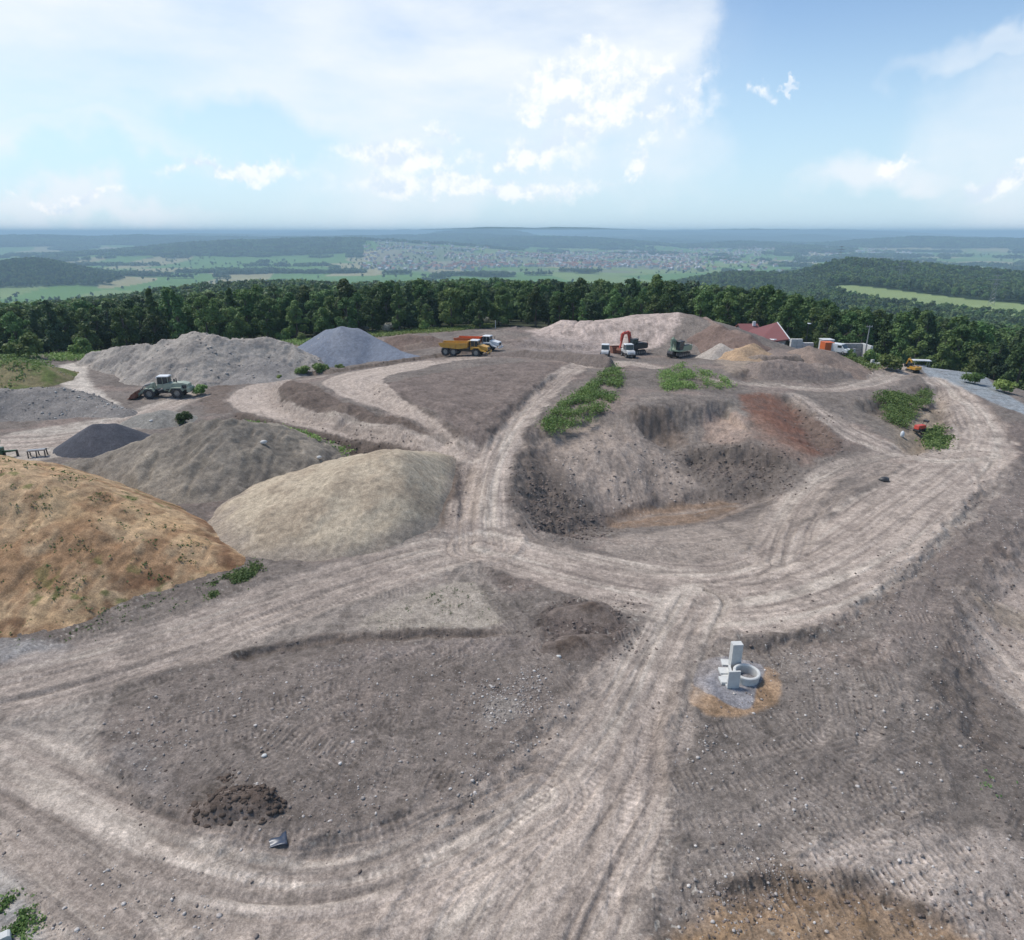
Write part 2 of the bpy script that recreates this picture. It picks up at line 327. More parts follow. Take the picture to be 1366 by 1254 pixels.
TRACKS = [ # pixels: pairs of cleated crawler tracks pressed into the soil
 [(640,765),(655,800),(695,838)], [(668,765),(690,800),(735,838)],
 [(340,1010),(390,960),(460,920)], [(380,1040),(430,990),(520,950)], [(540,1090),(560,1020),(600,900)], [(470,1080),(500,1000),(510,900)],
 [(420,1090),(400,1010),(330,960)], [(200,960),(330,930),(520,890)], [(240,985),(350,960),(470,940)],
 [(920,990),(1010,985),(1090,960)], [(930,1030),(1040,1025),(1140,990)], [(1000,1120),(1100,1080),(1180,1010),(1230,920)], [(1040,1140),(1140,1095),(1220,1020)],
 [(960,1080),(1050,1050),(1120,1000),(1160,930)], [(1130,1200),(1200,1150),(1300,1120)], [(1100,1180),(1180,1125),(1290,1090)], [(1160,1230),(1240,1180),(1366,1160)],
 [(1180,1150),(1280,1200),(1366,1260)], [(980,1254),(1060,1235),(1130,1200)], [(900,1130),(960,1120),(1040,1110)], [(900,1200),(980,1190),(1060,1180)],
 [(1100,880),(1130,960),(1120,1050)], [(1170,860),(1190,930),(1170,1040)], [(1240,760),(1210,840),(1190,900)],
 [(-40,935),(100,905),(240,865)], [(-40,960),(100,930),(260,880)], [(300,850),(420,805),(520,770)],
 [(250,1140),(360,1165),(480,1150),(600,1100)], [(200,1120),(330,1150),(450,1140)],[(600,1254),(640,1180),(720,1100),(790,1000)],[(850,1254),(850,1150),(885,1000),(905,900)],
 [(1300,840),(1366,880),(1440,930)], [(1290,870),(1366,920)], [(1270,960),(1340,1010),(1400,1060)],
]
PILE_DARK = []
def shade_site(X, Y, Z0, r):
    """colour and height detail of the site, all of it in ground coordinates"""
    C = np.empty(X.shape + (3,)); C[:] = DARK
    n1 = fbm(X/6, Y/6, 4, 1); n2 = fbm(X/1.3, Y/1.3, 4, 2); n3 = fbm(X/.35, Y/.35, 3, 3); n0 = fbm(X/22, Y/22, 3, 4)
    C *= (0.72 + .3*n1 + .25*n2 + .18*(n0-.5))[..., None]
    C = mixc(C, lin(138,122,114), sstep(.55,.72,fbm(X/9, Y/5, 4, 9))*.6)
    C = mixc(C, lin(92,84,80), sstep(.55,.7,fbm(X/5, Y/3.2, 4, 19))*.55)
    rough = np.ones(X.shape)
    dz = np.zeros(X.shape)
    wob = fbm(X/2.2, Y/2.2, 4, 21) - .5
    # cut edges and banks
    sc_m = np.zeros(X.shape)
    for k, (pl, up, dn, w_, R, dk) in enumerate(SCARPS):
        line = smooth_line(gline(pl)); ext = R+3
        mn = line.min(0)-ext; mx = line.max(0)+ext
        m = (X>mn[0])&(X<mx[0])&(Y>mn[1])&(Y<mx[1])
        if not m.any(): continue
        d, lat, s, w = poly_dist(X[m], Y[m], line)
        L = float(np.hypot(*np.diff(line, axis=0).T).sum()); fd = sstep(0, min(4, L*.15), s)*sstep(L, L-min(4, L*.15), s)*(d < R+2)
        q = lat + wob[m]*2.0*min(1, w_) + (fbm(X[m]/.7, Y[m]/.7, 3, 23)-.5)*.8*min(1, w_)
        z_ = up*sstep(-R, 0, q)*(1-sstep(0, w_, q)) - dn*sstep(0, w_, q)*(1-sstep(w_, R, q))
        face = sstep(-.3, .1, q)*sstep(w_*1.9, w_*.8, q)
        dz[m] += fd*(z_ + face*(fbm(X[m]/.9, Y[m]/.9, 4, 25)-.5)*.5*min(1, up+dn))
        sc_m[m] = np.maximum(sc_m[m], fd*face*dk)
    C = mixc(C, lin(104,93,86)*(.75+.5*n2)[..., None], sc_m)
    fine = (.8 + .4*n2)
    zn = []
    for k, (poly, col, soft, wb, st) in enumerate(ZONES):
        pl = smooth_line(gline(poly), closed=True)
        mn = pl.min(0)-3; mx = pl.max(0)+3
        m = (X>mn[0])&(X<mx[0])&(Y>mn[1])&(Y<mx[1])
        if not m.any(): continue
        d = poly_sd(X[m], Y[m], pl) + wob[m]*2.4*wb
        d = d + (fbm(X[m]/.5, Y[m]/.5, 3, 22)-.5)*min(1.2, soft*1.6)
        a = sstep(soft*1.4, -soft*1.4, d)*st*(1 if soft < .3 else .75+.25*sstep(.35,.55,n2[m]))
        if k == 0: zn.append((m, a))
        C[m] = mixc(C[m], col*1.0*(.72+.32*n1[m]+.28*n2[m])[..., None], a)
        if k in (11,12,31,32): dz[m] += a*(fbm(X[m]/.7, Y[m]/.7, 4, 40)-.45)*.75
        if k == 0: rough[m] *= 1-.6*a
        if k in (1,10,13,14,21): rough[m] *= 1-.75*a
    allroad = np.zeros(X.shape)
    for k, (pl, ws, st) in enumerate(ROADS):
        wl = []
        line = gline(pl)
        # subdivide widths with the line
        p3 = smooth_line(np.column_stack([line, ws]))
        line, ws2 = p3[:,:2], p3[:,2]
        mw = max(ws)+2.5
        mn = line.min(0)-mw; mx = line.max(0)+mw
        m = (X>mn[0])&(X<mx[0])&(Y>mn[1])&(Y<mx[1])
        if not m.any(): continue
        d, lat, s, w = poly_dist(X[m], Y[m], line, ws2)
        e = .6
        dd = d + wob[m]*2.2 - w
        a = sstep(e, -e, dd)
        st1 = fbm(lat*1.7, s*.07, 4, 50+k); st2 = fbm(lat*.7, s*.035, 3, 80+k); st3 = fbm(lat*4.5, s*.22, 3, 90+k)
        trk = np.zeros(lat.shape); RW = max(ws)
        for i in range(int(3+RW*1.3)):
            ph = (k*2.7+i*1.9); c = RW*.85*np.sin(ph+s*(.025+.012*((i*7) % 5)))
            vis = sstep(.35, .6, fbm(s*.06, np.full(s.shape, i*3.3+k), 2, 9))
            for o in (-.95, .95):
                trk += vis*np.exp(-((lat-c-o)/.24)**4)*(1 if i % 2 else -1)
        trk = np.clip(trk, -1, 1); fine_rut = np.zeros(lat.shape)
        for i in range(int(4+RW*1.6)):
            c = RW*(-.85+1.7*((i*.618) % 1)) + .5*np.sin(s*.05+i*2.1+k)
            vis = sstep(.42, .58, fbm(s*.08, np.full(s.shape, i*5.1+k*2), 2, 12))
            fine_rut = np.maximum(fine_rut, vis*np.exp(-((lat-c)/.11)**2))
        br = .73 + .20*st1 + .18*st2 + .06*st3 + .18*n2[m] + .12*trk - .20*fine_rut
        col = mixc(np.broadcast_to(LIGHT, br.shape+(3,)), PALE, sstep(.5,.68,st2)*.8)
        col = mixc(col, lin(128,117,110), sstep(.57,.70,st1)*.75)
        col = mixc(col, lin(132,120,113), sstep(.55,.7,fbm(X[m]/3.5, Y[m]/3.5, 4, 33))*.4)
        aa = a*st*(.62+.38*sstep(.34,.52,.6*n2[m]+.4*st3))
        C[m] = mixc(C[m], col*br[..., None], aa)
        rough[m] *= 1-.7*a
        # flattened crown, wheel ruts, thin windrow of loose soil at the edges
        rut = np.zeros(lat.shape)
        for o in (-.62,-.32,.18,.5):
            c = (o*w + (fbm(s*.05, np.full(s.shape, o*9), 3, 7)-.5)*1.4)
            rut += np.exp(-((lat-c)/.22)**2)*(.4+.9*fbm(s*.09, np.full(s.shape, o*5+k), 2, 3))
        dz[m] += a*(-.05*fine_rut-.045*np.abs(trk)+.02*np.abs(trk)*.4*np.sin(s*18.5)-.04*rut + .09*(st1-.5) + .05*(st3-.5))
        C[m] *= (1-.16*np.clip(rut,0,1)*a)[..., None]
        edge = np.exp(-((dd-.55)/.35)**2)*(1-allroad[m])
        dz[m] += edge*(.06+.22*np.clip(fbm(X[m]/.8, Y[m]/.8, 3, 44)-.35,0,1))*(.4+st*.6)
        allroad[m] = np.maximum(allroad[m], a)
    for k, (poly, col, st) in enumerate(POST0):
        pl = smooth_line(gline(poly), closed=True); mn = pl.min(0)-2; mx = pl.max(0)+2
        m = (X>mn[0])&(X<mx[0])&(Y>mn[1])&(Y<mx[1])
        if not m.any(): continue
        sdv = poly_sd(X[m], Y[m], pl)+wob[m]*1.3+(n3[m]-.5)*.4
        a = sstep(.25, -.25, sdv)*st*(.7+.3*sstep(.35,.5,n1[m]))
        C[m] = mixc(C[m], col*(.55+.45*n1[m]+.45*n2[m])[..., None], a); allroad[m] *= 1-a
        dz[m] += .10*np.exp(-((sdv+.1)/.25)**2)*sstep(.3,.6,n2[m]) + (.10*sstep(.3,-.5,sdv) if k == 0 else 0)
    # fresh dark soil on the banks between the haul roads
    for k, (poly, col, soft, wb, st) in enumerate(POST):
        pl = smooth_line(gline(poly), closed=True); mn = pl.min(0)-1; mx = pl.max(0)+1
        m = (X>mn[0])&(X<mx[0])&(Y>mn[1])&(Y<mx[1])
        if not m.any(): continue
        a = sstep(.22, -.22, poly_sd(X[m], Y[m], pl)+wob[m]*.5+(n3[m]-.5)*.5)*.92
        if k < 3:
            C[m] = mixc(C[m], col*(.62+.76*n2[m])[..., None], a); allroad[m] *= 1-a
        else:
            rd = smooth_line(gline(ROADS[k+1][0])); d, lat, s, w = poly_dist(X[m], Y[m], rd)
            b_ = .66+.4*fbm(lat*1.6, s*.07, 4, 120+k)+.25*n2[m]
            C[m] = mixc(C[m], LIGHT*1.05*b_[..., None], a); allroad[m] = np.maximum(allroad[m], a)
    # streaks over the open light ground at the bottom
    for m, a in zn:
        d, lat, s, w = poly_dist(X[m], Y[m], smooth_line(gline(ROADS[12][0])))
        t = fbm(lat*1.5, s*.09, 4, 66)
        C[m] *= (1 + a*(t-.5)*.7)[..., None]; dz[m] += a*(t-.5)*.12
    for k, pl in enumerate(TRACKS):
        base = gline(pl)
        for off in (-.95, .95) if k > 1 else (0,):
            line = smooth_line(base)
            t = np.gradient(line, axis=0); t /= np.hypot(t[:,0], t[:,1])[:,None]
            line = line + np.column_stack([t[:,1], -t[:,0]])*off
            mn = line.min(0)-1; mx = line.max(0)+1
            m = (X>mn[0])&(X<mx[0])&(Y>mn[1])&(Y<mx[1])
            if not m.any(): continue
            d, lat, s, w = poly_dist(X[m], Y[m], line)
            wd = .30 if k > 1 else .5
            a = sstep(wd+.08, wd-.05, d+wob[m]*.5)*sstep(.2,.42,fbm(X[m]/1.7, Y[m]/1.7, 3, 70+k))
            L = float(np.hypot(*np.diff(line, axis=0).T).sum()); a = a*sstep(0,1.5,s)*sstep(L,L-1.5,s)*(.45+.9*fbm(s*.2, lat, 2, k))
            lug = np.sin(s*2*math.pi/.34)
            dz[m] += a*(-.05 + .022*lug*(1-.7*allroad[m]))
            C[m] = mixc(C[m], C[m]*(1+.15*lug)[..., None]*(1.1 if k > 1 else .72), a)
    # dozer passes: patches of fine parallel ribs left by the cleats
    for i in range(2):
        qn = np.floor(fbm(X/(11+i*5), Y/(11+i*5), 2, 130+i)*11); th = qn*1.37+i*.9
        u_ = X*np.cos(th)+Y*np.sin(th); v_ = -X*np.sin(th)+Y*np.cos(th)
        strip = .5+.5*np.cos(v_*2*math.pi/2.9+qn); pm = sstep(.50,.66,fbm(X/2.6, Y/2.6, 3, 133+i))*sstep(.35,.6,strip)*(1-.85*allroad)*(r < 75)
        rb = np.sin(u_*2*math.pi/.30+.6*np.sin(v_*1.3)); dz += pm*.022*rb; C = mixc(C, C*(1+.12*rb)[..., None], pm)
    # loose clods and fine relief
    rel = (n1-.5)*.30 + (n2-.5)*.20 + (n3-.5)*.085
    clod = np.clip(vnoise(X/.28, Y/.28, 31)-.72, 0, 1)*.45*sstep(.42,.62,n1)
    dz += rel*(.25+.75*rough) + clod*rough
    # erosion gullies on steep banks
    e = .8
    gxx = (H0(X+e, Y)-H0(X-e, Y))/(2*e); gyy = (H0(X, Y+e)-H0(X, Y-e))/(2*e)
    sl = np.hypot(gxx, gyy)
    steep = np.maximum(sstep(.16, .42, sl), 0)
    th = np.arctan2(gyy, gxx)
    u = X*(-gyy/(sl+1e-6)) + Y*(gxx/(sl+1e-6)); v = X*(gxx/(sl+1e-6)) + Y*(gyy/(sl+1e-6))
    gl = fbm(X/1.1, Y/2.6, 4, 14)
    dz += steep*(gl-.5)*.55*(r < 230)*(1-.85*allroad)
    C = mixc(C, C*(.72+.55*gl)[..., None], steep*.8*(1-allroad))
    # embankment: ridges pressed down the slope by the excavator bucket
    pl = smooth_line(gline(ZONES[2][0]), closed=True)
    mn = pl.min(0); mx = pl.max(0); m = (X>mn[0])&(X<mx[0])&(Y>mn[1])&(Y<mx[1])
    if m.any():
        a = sstep(.5,-1.5,poly_sd(X[m], Y[m], pl))*sstep(450/3.2,150,Y[m])
        rr = np.abs(np.sin(X[m]*1.15+fbm(X[m]/4, Y[m]/9, 2, 5)*5)); q = np.exp(-(rr/.28)**2)*sstep(.35,.55,fbm(X[m]/5, Y[m]/5, 2, 77))
        dz[m] -= a*q*.35
    C = mixc(C, lin(102,91,84)*(.7+.6*n2)[..., None], sc_m*.6*(1-.5*allroad))
    # white stones show as pale flecks of dust around them
    fl = sstep(.86,.93,vnoise(X/.16, Y/.16, 61))*sstep(.4,.7,n1)*(1-allroad)*.55
    C = mixc(C, lin(186,180,172), fl*(r < 70))
    sp = vnoise(X/.13, Y/.13, 64)*.6+vnoise(X/.3, Y/.3, 65)*.4
    C = C*(.86+.28*sp)[..., None]
    C = mixc(C, C*.72, sstep(.60,.74,fbm(X/.9, Y/.9, 4, 67))*(.9-.4*allroad))
    sp2 = fbm(X/.22, Y/.22, 3, 68)
    C = C*(.80+.40*sp2)[..., None]
    C = C*np.array([1.005,1.0,.955])
    return C, dz, allroad
# ------------------------------------------------------------------ scene helpers
def tag(o, label=None, cat=None, group=None, kind=None):
    if label: o['label'] = label
    if cat: o['category'] = cat
    if group: o['group'] = group
    if kind: o['kind'] = kind
    return o
def np_mesh(name, V, F, mats, smooth=True, matidx=None, color=None, quads=True):
    """V (n,3), F (m,k) arrays -> mesh"""
    V = np.asarray(V, np.float32); F = np.asarray(F, np.int32)
    me = bpy.data.meshes.new(name)
    k = F.shape[1]
    me.vertices.add(len(V)); me.vertices.foreach_set('co', V.ravel())
    me.loops.add(F.size); me.loops.foreach_set('vertex_index', F.ravel())
    me.polygons.add(len(F)); me.polygons.foreach_set('loop_start', np.arange(0, F.size, k, dtype=np.int32))
    me.polygons.foreach_set('loop_total', np.full(len(F), k, np.int32))
    if smooth: me.polygons.foreach_set('use_smooth', np.ones(len(F), bool))
    if matidx is not None: me.polygons.foreach_set('material_index', np.asarray(matidx, np.int32))
    for m in (mats if isinstance(mats, (list, tuple)) else [mats]): me.materials.append(m)
    me.update(calc_edges=True)
    if color is not None:
        a = me.color_attributes.new('Col', 'FLOAT_COLOR', 'POINT')
        c = np.ones((len(V), 4), np.float32); c[:, :3] = color
        a.data.foreach_set('color', c.ravel())
    return me
def link(name, me, parent=None, loc=None):
    o = bpy.data.objects.new(name, me); COL.objects.link(o)
    if parent is not None: o.parent = parent
    if loc is not None: o.location = loc
    return o
def empty(name, loc, rz=0, **kw):
    o = bpy.data.objects.new(name, None); COL.objects.link(o)
    o.location = loc; o.rotation_euler = (0, 0, rz); o.empty_display_size = .5
    return tag(o, **kw)
class MB:
    """collects simple solids into ONE mesh object"""
    def __init__(s): s.v = []; s.f = []
    def add(s, vs, fs, M=None):
        k = len(s.v)
        for v in vs:
            v = Vector(v)
            s.v.append(tuple(M @ v if M else v))
        s.f += [tuple(i+k for i in f) for f in fs]; return s
    def box(s, c, d, rot=None, top=None):
        x, y, z = d[0]/2, d[1]/2, d[2]/2
        t = top or (1, 1)
        vs = [(-x,-y,-z),(x,-y,-z),(x,y,-z),(-x,y,-z),(-x*t[0],-y*t[1],z),(x*t[0],-y*t[1],z),(x*t[0],y*t[1],z),(-x*t[0],y*t[1],z)]
        M = Matrix.Translation(c)
        if rot: M = M @ (Matrix.Rotation(rot[2],4,'Z') @ Matrix.Rotation(rot[1],4,'Y') @ Matrix.Rotation(rot[0],4,'X'))
        return s.add(vs, [(0,3,2,1),(4,5,6,7),(0,1,5,4),(1,2,6,5),(2,3,7,6),(3,0,4,7)], M)
    def cyl(s, a, b, r0, r1=None, n=12, cap=True):
        r1 = r0 if r1 is None else r1
        a = Vector(a); b = Vector(b); d = (b-a); q = d.to_track_quat('Z', 'Y').to_matrix()
        vs = []
        for p, r in ((a, r0), (b, r1)):
            for i in range(n):
                t = 2*math.pi*i/n; vs.append(p + q @ Vector((r*math.cos(t), r*math.sin(t), 0)))
        fs = [(i, (i+1) % n, n+(i+1) % n, n+i) for i in range(n)]
        if cap: fs += [tuple(range(n-1,-1,-1)), tuple(range(n, 2*n))]
        return s.add(vs, fs)
    def prism(s, prof, y0, y1):
        """profile in x,z pushed along y"""
        n = len(prof)
        ar = sum(prof[i][0]*prof[(i+1)%n][1]-prof[(i+1)%n][0]*prof[i][1] for i in range(n))
        if ar < 0: prof = prof[::-1]
        vs = [(x, y0, z) for x, z in prof] + [(x, y1, z) for x, z in prof]
        fs = [tuple(range(n)), tuple(range(2*n-1, n-1, -1))] + [(i, n+i, n+(i+1)%n, (i+1)%n) for i in range(n)]
        return s.add(vs, fs)
    def tube(s, pts_, r, n=8):
        for a, b in zip(pts_[:-1], pts_[1:]): s.cyl(a, b, r, r, n)
        return s
    def lathe(s, prof, n=24, M=None):
        vs = []; fs = []; m = len(prof)
        for i in range(n):
            t = 2*math.pi*i/n
            for r, z in prof: vs.append((r*math.cos(t), r*math.sin(t), z))
        for i in range(n):
            for j in range(m-1):
                a = i*m+j; b = ((i+1) % n)*m+j
                fs.append((a, b, b+1, a+1))
        return s.add(vs, fs, M)
    def build(s, name, mat, parent=None, loc=None, bevel=0, smooth=False):
        me = bpy.data.meshes.new(name); me.from_pydata([tuple(v) for v in s.v], [], s.f)
        me.materials.append(mat); me.update()
        if smooth:
            for p in me.polygons: p.use_smooth = True
        o = link(name, me, parent, loc)
        if bevel:
            b = o.modifiers.new('bevel', 'BEVEL'); b.width = bevel; b.segments = 2; b.limit_method = 'ANGLE'; b.angle_limit = R_(40)
        return o

# ------------------------------------------------------------------ materials
def new_mat(name):
    m = bpy.data.materials.new(name); m.use_nodes = True
    nt = m.node_tree; nt.nodes.clear()
    out = nt.nodes.new('ShaderNodeOutputMaterial'); bs = nt.nodes.new('ShaderNodeBsdfPrincipled')
    nt.links.new(bs.outputs[0], out.inputs[0])
    return m, nt, bs, out
def ND(nt, t, **kw):
    n = nt.nodes.new(t)
    for k, v in kw.items():
        if k in n.inputs: n.inputs[k].default_value = v
        else: setattr(n, k, v)
    return n
def noise(nt, scale, detail=4, vec=None, rough=.55):
    n = nt.nodes.new('ShaderNodeTexNoise'); n.inputs['Scale'].default_value = scale; n.inputs['Detail'].default_value = detail; n.inputs['Roughness'].default_value = rough
    if vec is not None: nt.links.new(vec, n.inputs['Vector'])
    return n
def mathn(nt, op, a, b=None, clamp=False):
    n = nt.nodes.new('ShaderNodeMath'); n.operation = op; n.use_clamp = clamp
    for i, v in enumerate((a, b)):
        if v is None: continue
        if isinstance(v, (int, float)): n.inputs[i].default_value = v
        else: nt.links.new(v, n.inputs[i])
    return n.outputs[0]
def maprange(nt, v, a, b, c=0, d=1, smooth=False):
    n = nt.nodes.new('ShaderNodeMapRange'); n.clamp = True
    if smooth: n.interpolation_type = 'SMOOTHSTEP'
    nt.links.new(v, n.inputs[0])
    for i, x in zip((1,2,3,4), (a,b,c,d)): n.inputs[i].default_value = x
    return n.outputs[0]
def mixrgb(nt, f, a, b, mode='MIX'):
    n = nt.nodes.new('ShaderNodeMix'); n.data_type = 'RGBA'; n.blend_type = mode
    for i, v in ((0, f), (6, a), (7, b)):
        if isinstance(v, (int, float)): n.inputs[i].default_value = v
        elif isinstance(v, (tuple, list, np.ndarray)): n.inputs[i].default_value = (*[float(q) for q in v][:3], 1)
        else: nt.links.new(v, n.inputs[i])
    return n.outputs[2]
def soil_mat(name, bump=.6, scale=1.0, pebble=.5, rough=.95):
    m, nt, bs, out = new_mat(name)
    at = ND(nt, 'ShaderNodeAttribute', attribute_name='Col')
    tc = nt.nodes.new('ShaderNodeTexCoord'); v = tc.outputs['Object']
    a = noise(nt, 2.2*scale, 6, v, .65); b = noise(nt, 9*scale, 5, v, .7)
    vo = nt.nodes.new('ShaderNodeTexVoronoi'); vo.inputs['Scale'].default_value = 6.5*scale; nt.links.new(v, vo.inputs['Vector'])
    d = noise(nt, 24*scale, 4, v, .75)
    fa = maprange(nt, a.outputs[0], .36, .64, .80, 1.2); fb = maprange(nt, b.outputs[0], .36, .64, .74, 1.26); fd = maprange(nt, d.outputs[0], .37, .63, .78, 1.22)
    c = mixrgb(nt, 1.0, at.outputs['Color'], mathn(nt, 'MULTIPLY', mathn(nt, 'MULTIPLY', fa, fb), fd), 'MULTIPLY')
    sel = maprange(nt, vo.outputs['Color'], .78, .84)           # a few of the pebbles are pale
    near = maprange(nt, vo.outputs['Distance'], .16, .10)
    pf = mathn(nt, 'MULTIPLY', mathn(nt, 'MULTIPLY', sel, near), pebble)
    c = mixrgb(nt, pf, c, (.42, .39, .36))
    nt.links.new(c, bs.inputs['Base Color']); bs.inputs['Roughness'].default_value = rough
    bs.inputs['Specular IOR Level'].default_value = .15
    h = mathn(nt, 'ADD', mathn(nt, 'MULTIPLY', a.outputs[0], .10/scale), mathn(nt, 'MULTIPLY', b.outputs[0], .075/scale))
    bp = ND(nt, 'ShaderNodeBump', Strength=bump, Distance=1.0); nt.links.new(h, bp.inputs['Height']); nt.links.new(bp.outputs[0], bs.inputs['Normal'])
    return m
def paint(name, col, rough=.5, metal=0, dirt=.35, dcol=(.17,.145,.125), scale=1.6):
    m, nt, bs, out = new_mat(name)
    tc = nt.nodes.new('ShaderNodeTexCoord')
    a = noise(nt, scale, 6, tc.outputs['Object'], .7)
    f = maprange(nt, a.outputs[0], .42, .72, 0, dirt)
    c = mixrgb(nt, f, col, dcol); nt.links.new(c, bs.inputs['Base Color'])
    bs.inputs['Roughness'].default_value = rough; bs.inputs['Metallic'].default_value = metal
    return m
def leaf_mat(name, c1, c2, var=.35):
    m, nt, bs, out = new_mat(name)
    oi = nt.nodes.new('ShaderNodeObjectInfo'); tc = nt.nodes.new('ShaderNodeTexCoord')
    n = noise(nt, .55, 3, tc.outputs['Object'])
    c = mixrgb(nt, maprange(nt, n.outputs[0], .35, .65), c1, c2)
    hs = nt.nodes.new('ShaderNodeHueSaturation')
    nt.links.new(c, hs.inputs['Color'])
    nt.links.new(maprange(nt, oi.outputs['Random'], 0, 1, 1-var, 1+var), hs.inputs['Value'])
    r2 = mathn(nt, 'FRACT', mathn(nt, 'MULTIPLY', oi.outputs['Random'], 7.31))
    nt.links.new(maprange(nt, r2, 0, 1, .475, .52), hs.inputs['Hue'])
    nt.links.new(hs.outputs[0], bs.inputs['Base Color']); bs.inputs['Roughness'].default_value = .6
    bs.inputs['Specular IOR Level'].default_value = .25
    tr = nt.nodes.new('ShaderNodeBsdfTranslucent'); nt.links.new(hs.outputs[0], tr.inputs[0])
    mx = nt.nodes.new('ShaderNodeMixShader'); mx.inputs[0].default_value = .25
    nt.links.new(bs.outputs[0], mx.inputs[1]); nt.links.new(tr.outputs[0], mx.inputs[2]); nt.links.new(mx.outputs[0], out.inputs[0])
    return m
SOIL = soil_mat('site_soil', .7, 1.0, .55)
GRAVEL = soil_mat('gravel', .9, 1.5, .5)
FINE = soil_mat('fine_gravel', .5, 2.5, .15)
SAND = soil_mat('sandy_soil', .5, 1.0, .12)
M = dict(
 white=paint('white_paint', (.72,.73,.72), .4, dirt=.25), dirtywhite=paint('dusty_white', (.58,.58,.56), .5, dirt=.5),
 yellow=paint('yellow_paint', (.62,.33,.04), .45, dirt=.4), orange=paint('orange_paint', (.65,.14,.03), .45, dirt=.2),
 red=paint('red_paint', (.55,.06,.035), .45, dirt=.25), green=paint('pale_green_paint', (.36,.41,.31), .5, dirt=.4),
 dgreen=paint('dark_green_paint', (.035,.10,.05), .5, dirt=.3), mgreen=paint('light_green_machine_paint', (.25,.32,.22), .5, dirt=.3),
 rubber=paint('rubber', (.025,.025,.027), .8, dirt=.5), black=paint('black_steel', (.03,.03,.032), .5, dirt=.35),
 steel=paint('steel', (.30,.30,.30), .4, .6, dirt=.4), rust=paint('rusty_steel', (.24,.09,.05), .8, dirt=.4),
 hub=paint('wheel_hub', (.30,.30,.28), .5, .2, dirt=.5), glass=paint('cab_glass', (.03,.04,.045), .08, 0, dirt=.08),
 concrete=paint('concrete', (.58,.575,.54), .85, dirt=.55, dcol=(.36,.35,.32), scale=3), cgrey=paint('grey_concrete', (.36,.355,.34), .9, dirt=.5, scale=2),
 wood=paint('wood', (.22,.17,.12), .8), bark=paint('bark', (.10,.085,.065), .9, dirt=.5), tile=paint('red_roof_tiles', (.20,.07,.065), .75, dirt=.25, dcol=(.12,.05,.05)),
 plaster=paint('pale_wall', (.42,.42,.40), .9), wall=paint('town_wall', (.50,.48,.45), .9, dirt=.2), roof=paint('town_roof', (.26,.12,.09), .9, dirt=.3),
 groof=paint('grey_roof', (.42,.43,.45), .7, dirt=.2), tarp=paint('dark_blue_sheet', (.03,.045,.075), .35, dirt=.3), lampglass=paint('lamp_head', (.75,.77,.80), .3, dirt=.05),
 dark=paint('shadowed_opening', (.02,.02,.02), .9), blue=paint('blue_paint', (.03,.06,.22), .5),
)
LEAF = leaf_mat('forest_leaves', (.080,.140,.040), (.125,.195,.060), .45)
LEAFB = leaf_mat('light_forest_leaves', (.10,.165,.045), (.15,.22,.065), .3)
LEAF2 = leaf_mat('bright_leaves', (.15,.225,.06), (.23,.31,.09), .35)
LEAF3 = leaf_mat('dark_leaves', (.052,.092,.040), (.078,.125,.052), .3)
BLOSSOM = leaf_mat('blossom', (.38,.38,.30), (.52,.50,.42), .1)

# ------------------------------------------------------------------ ground sheet
def build_ground():
    fine = np.arange(-51, 51.001, .092)
    th = np.concatenate([fine, np.arange(54, 307, 3.0)]) ; th = np.radians(th)
    rs = [9.0]
    while rs[-1] < 330:
        r = rs[-1]; rs.append(r + min(.74e-4*r*r + .004, .0042*r))
    while rs[-1] < 52000: rs.append(rs[-1]*1.017)
    rs = np.array(rs)
    nt_, nr = len(th), len(rs)
    RR, TT = np.meshgrid(rs, th, indexing='ij')
    X = RR*np.sin(TT); Y = RR*np.cos(TT)
    Z = H0(X, Y)
    ns = int(np.searchsorted(rs, 300))
    nf = len(fine)
    C = np.empty(X.shape+(3,)); C[:] = DARK
    c, dz, road = shade_site(X[:ns], Y[:ns], Z[:ns], RR[:ns])
    fade = sstep(300, 200, RR[:ns])
    far_c = far_colour(X, Y, Z, RR)
    px = farpx(X, Y)
    inforest = forest_mask(X[:ns], Y[:ns])
    grass = lin(50,58,36)*(.8+.5*fbm(X[:ns]/3, Y[:ns]/3, 3, 5))[..., None]
    c = mixc(c, grass, inforest*.9)
    Z[:ns] += dz*fade*(1-.6*inforest)
    C[:ns] = mixc(c, 0, 0)*fade[..., None] + far_c[:ns]*(1-fade)[..., None]
    C[ns:] = far_c[ns:]
    V = np.stack([X, Y, Z], -1).reshape(-1, 3)
    V = np.vstack([V, [[0, 0, float(Z[0].mean())]]])
    i = np.arange(nr-1)[:, None]; j = np.arange(nt_)[None, :]; j2 = (j+1) % nt_
    F = np.stack([i*nt_+j, i*nt_+j2, (i+1)*nt_+j2, (i+1)*nt_+j], -1).reshape(-1, 4)[:, ::-1]
    c0 = len(V)-1; jj = np.arange(nt_)
    cap = np.stack([np.full(nt_, c0), (jj+1) % nt_, jj, jj], -1)
    F3 = F
    C = np.vstack([C.reshape(-1, 3), [DARK]])
    me = np_mesh('ground', V, F3, [SOIL], True, None, np.clip(C, 0.004, .9))
    o = link('ground', me); tag(o, kind='structure')
    # small disc below the camera
    Vd = np.vstack([V[:nt_], V[c0:c0+1]])
    bm = bpy.data.meshes.new('ground_centre')
    bm.from_pydata([tuple(map(float, v)) for v in Vd], [], [(nt_, (k+1) % nt_, k) for k in range(nt_)])
    a = bm.color_attributes.new('Col', 'FLOAT_COLOR', 'POINT'); cc = np.ones((nt_+1, 4), np.float32); cc[:, :3] = LIGHT*.8; a.data.foreach_set('color', cc.ravel())
    bm.materials.append(SOIL); tag(link('ground_below_camera', bm), kind='structure')
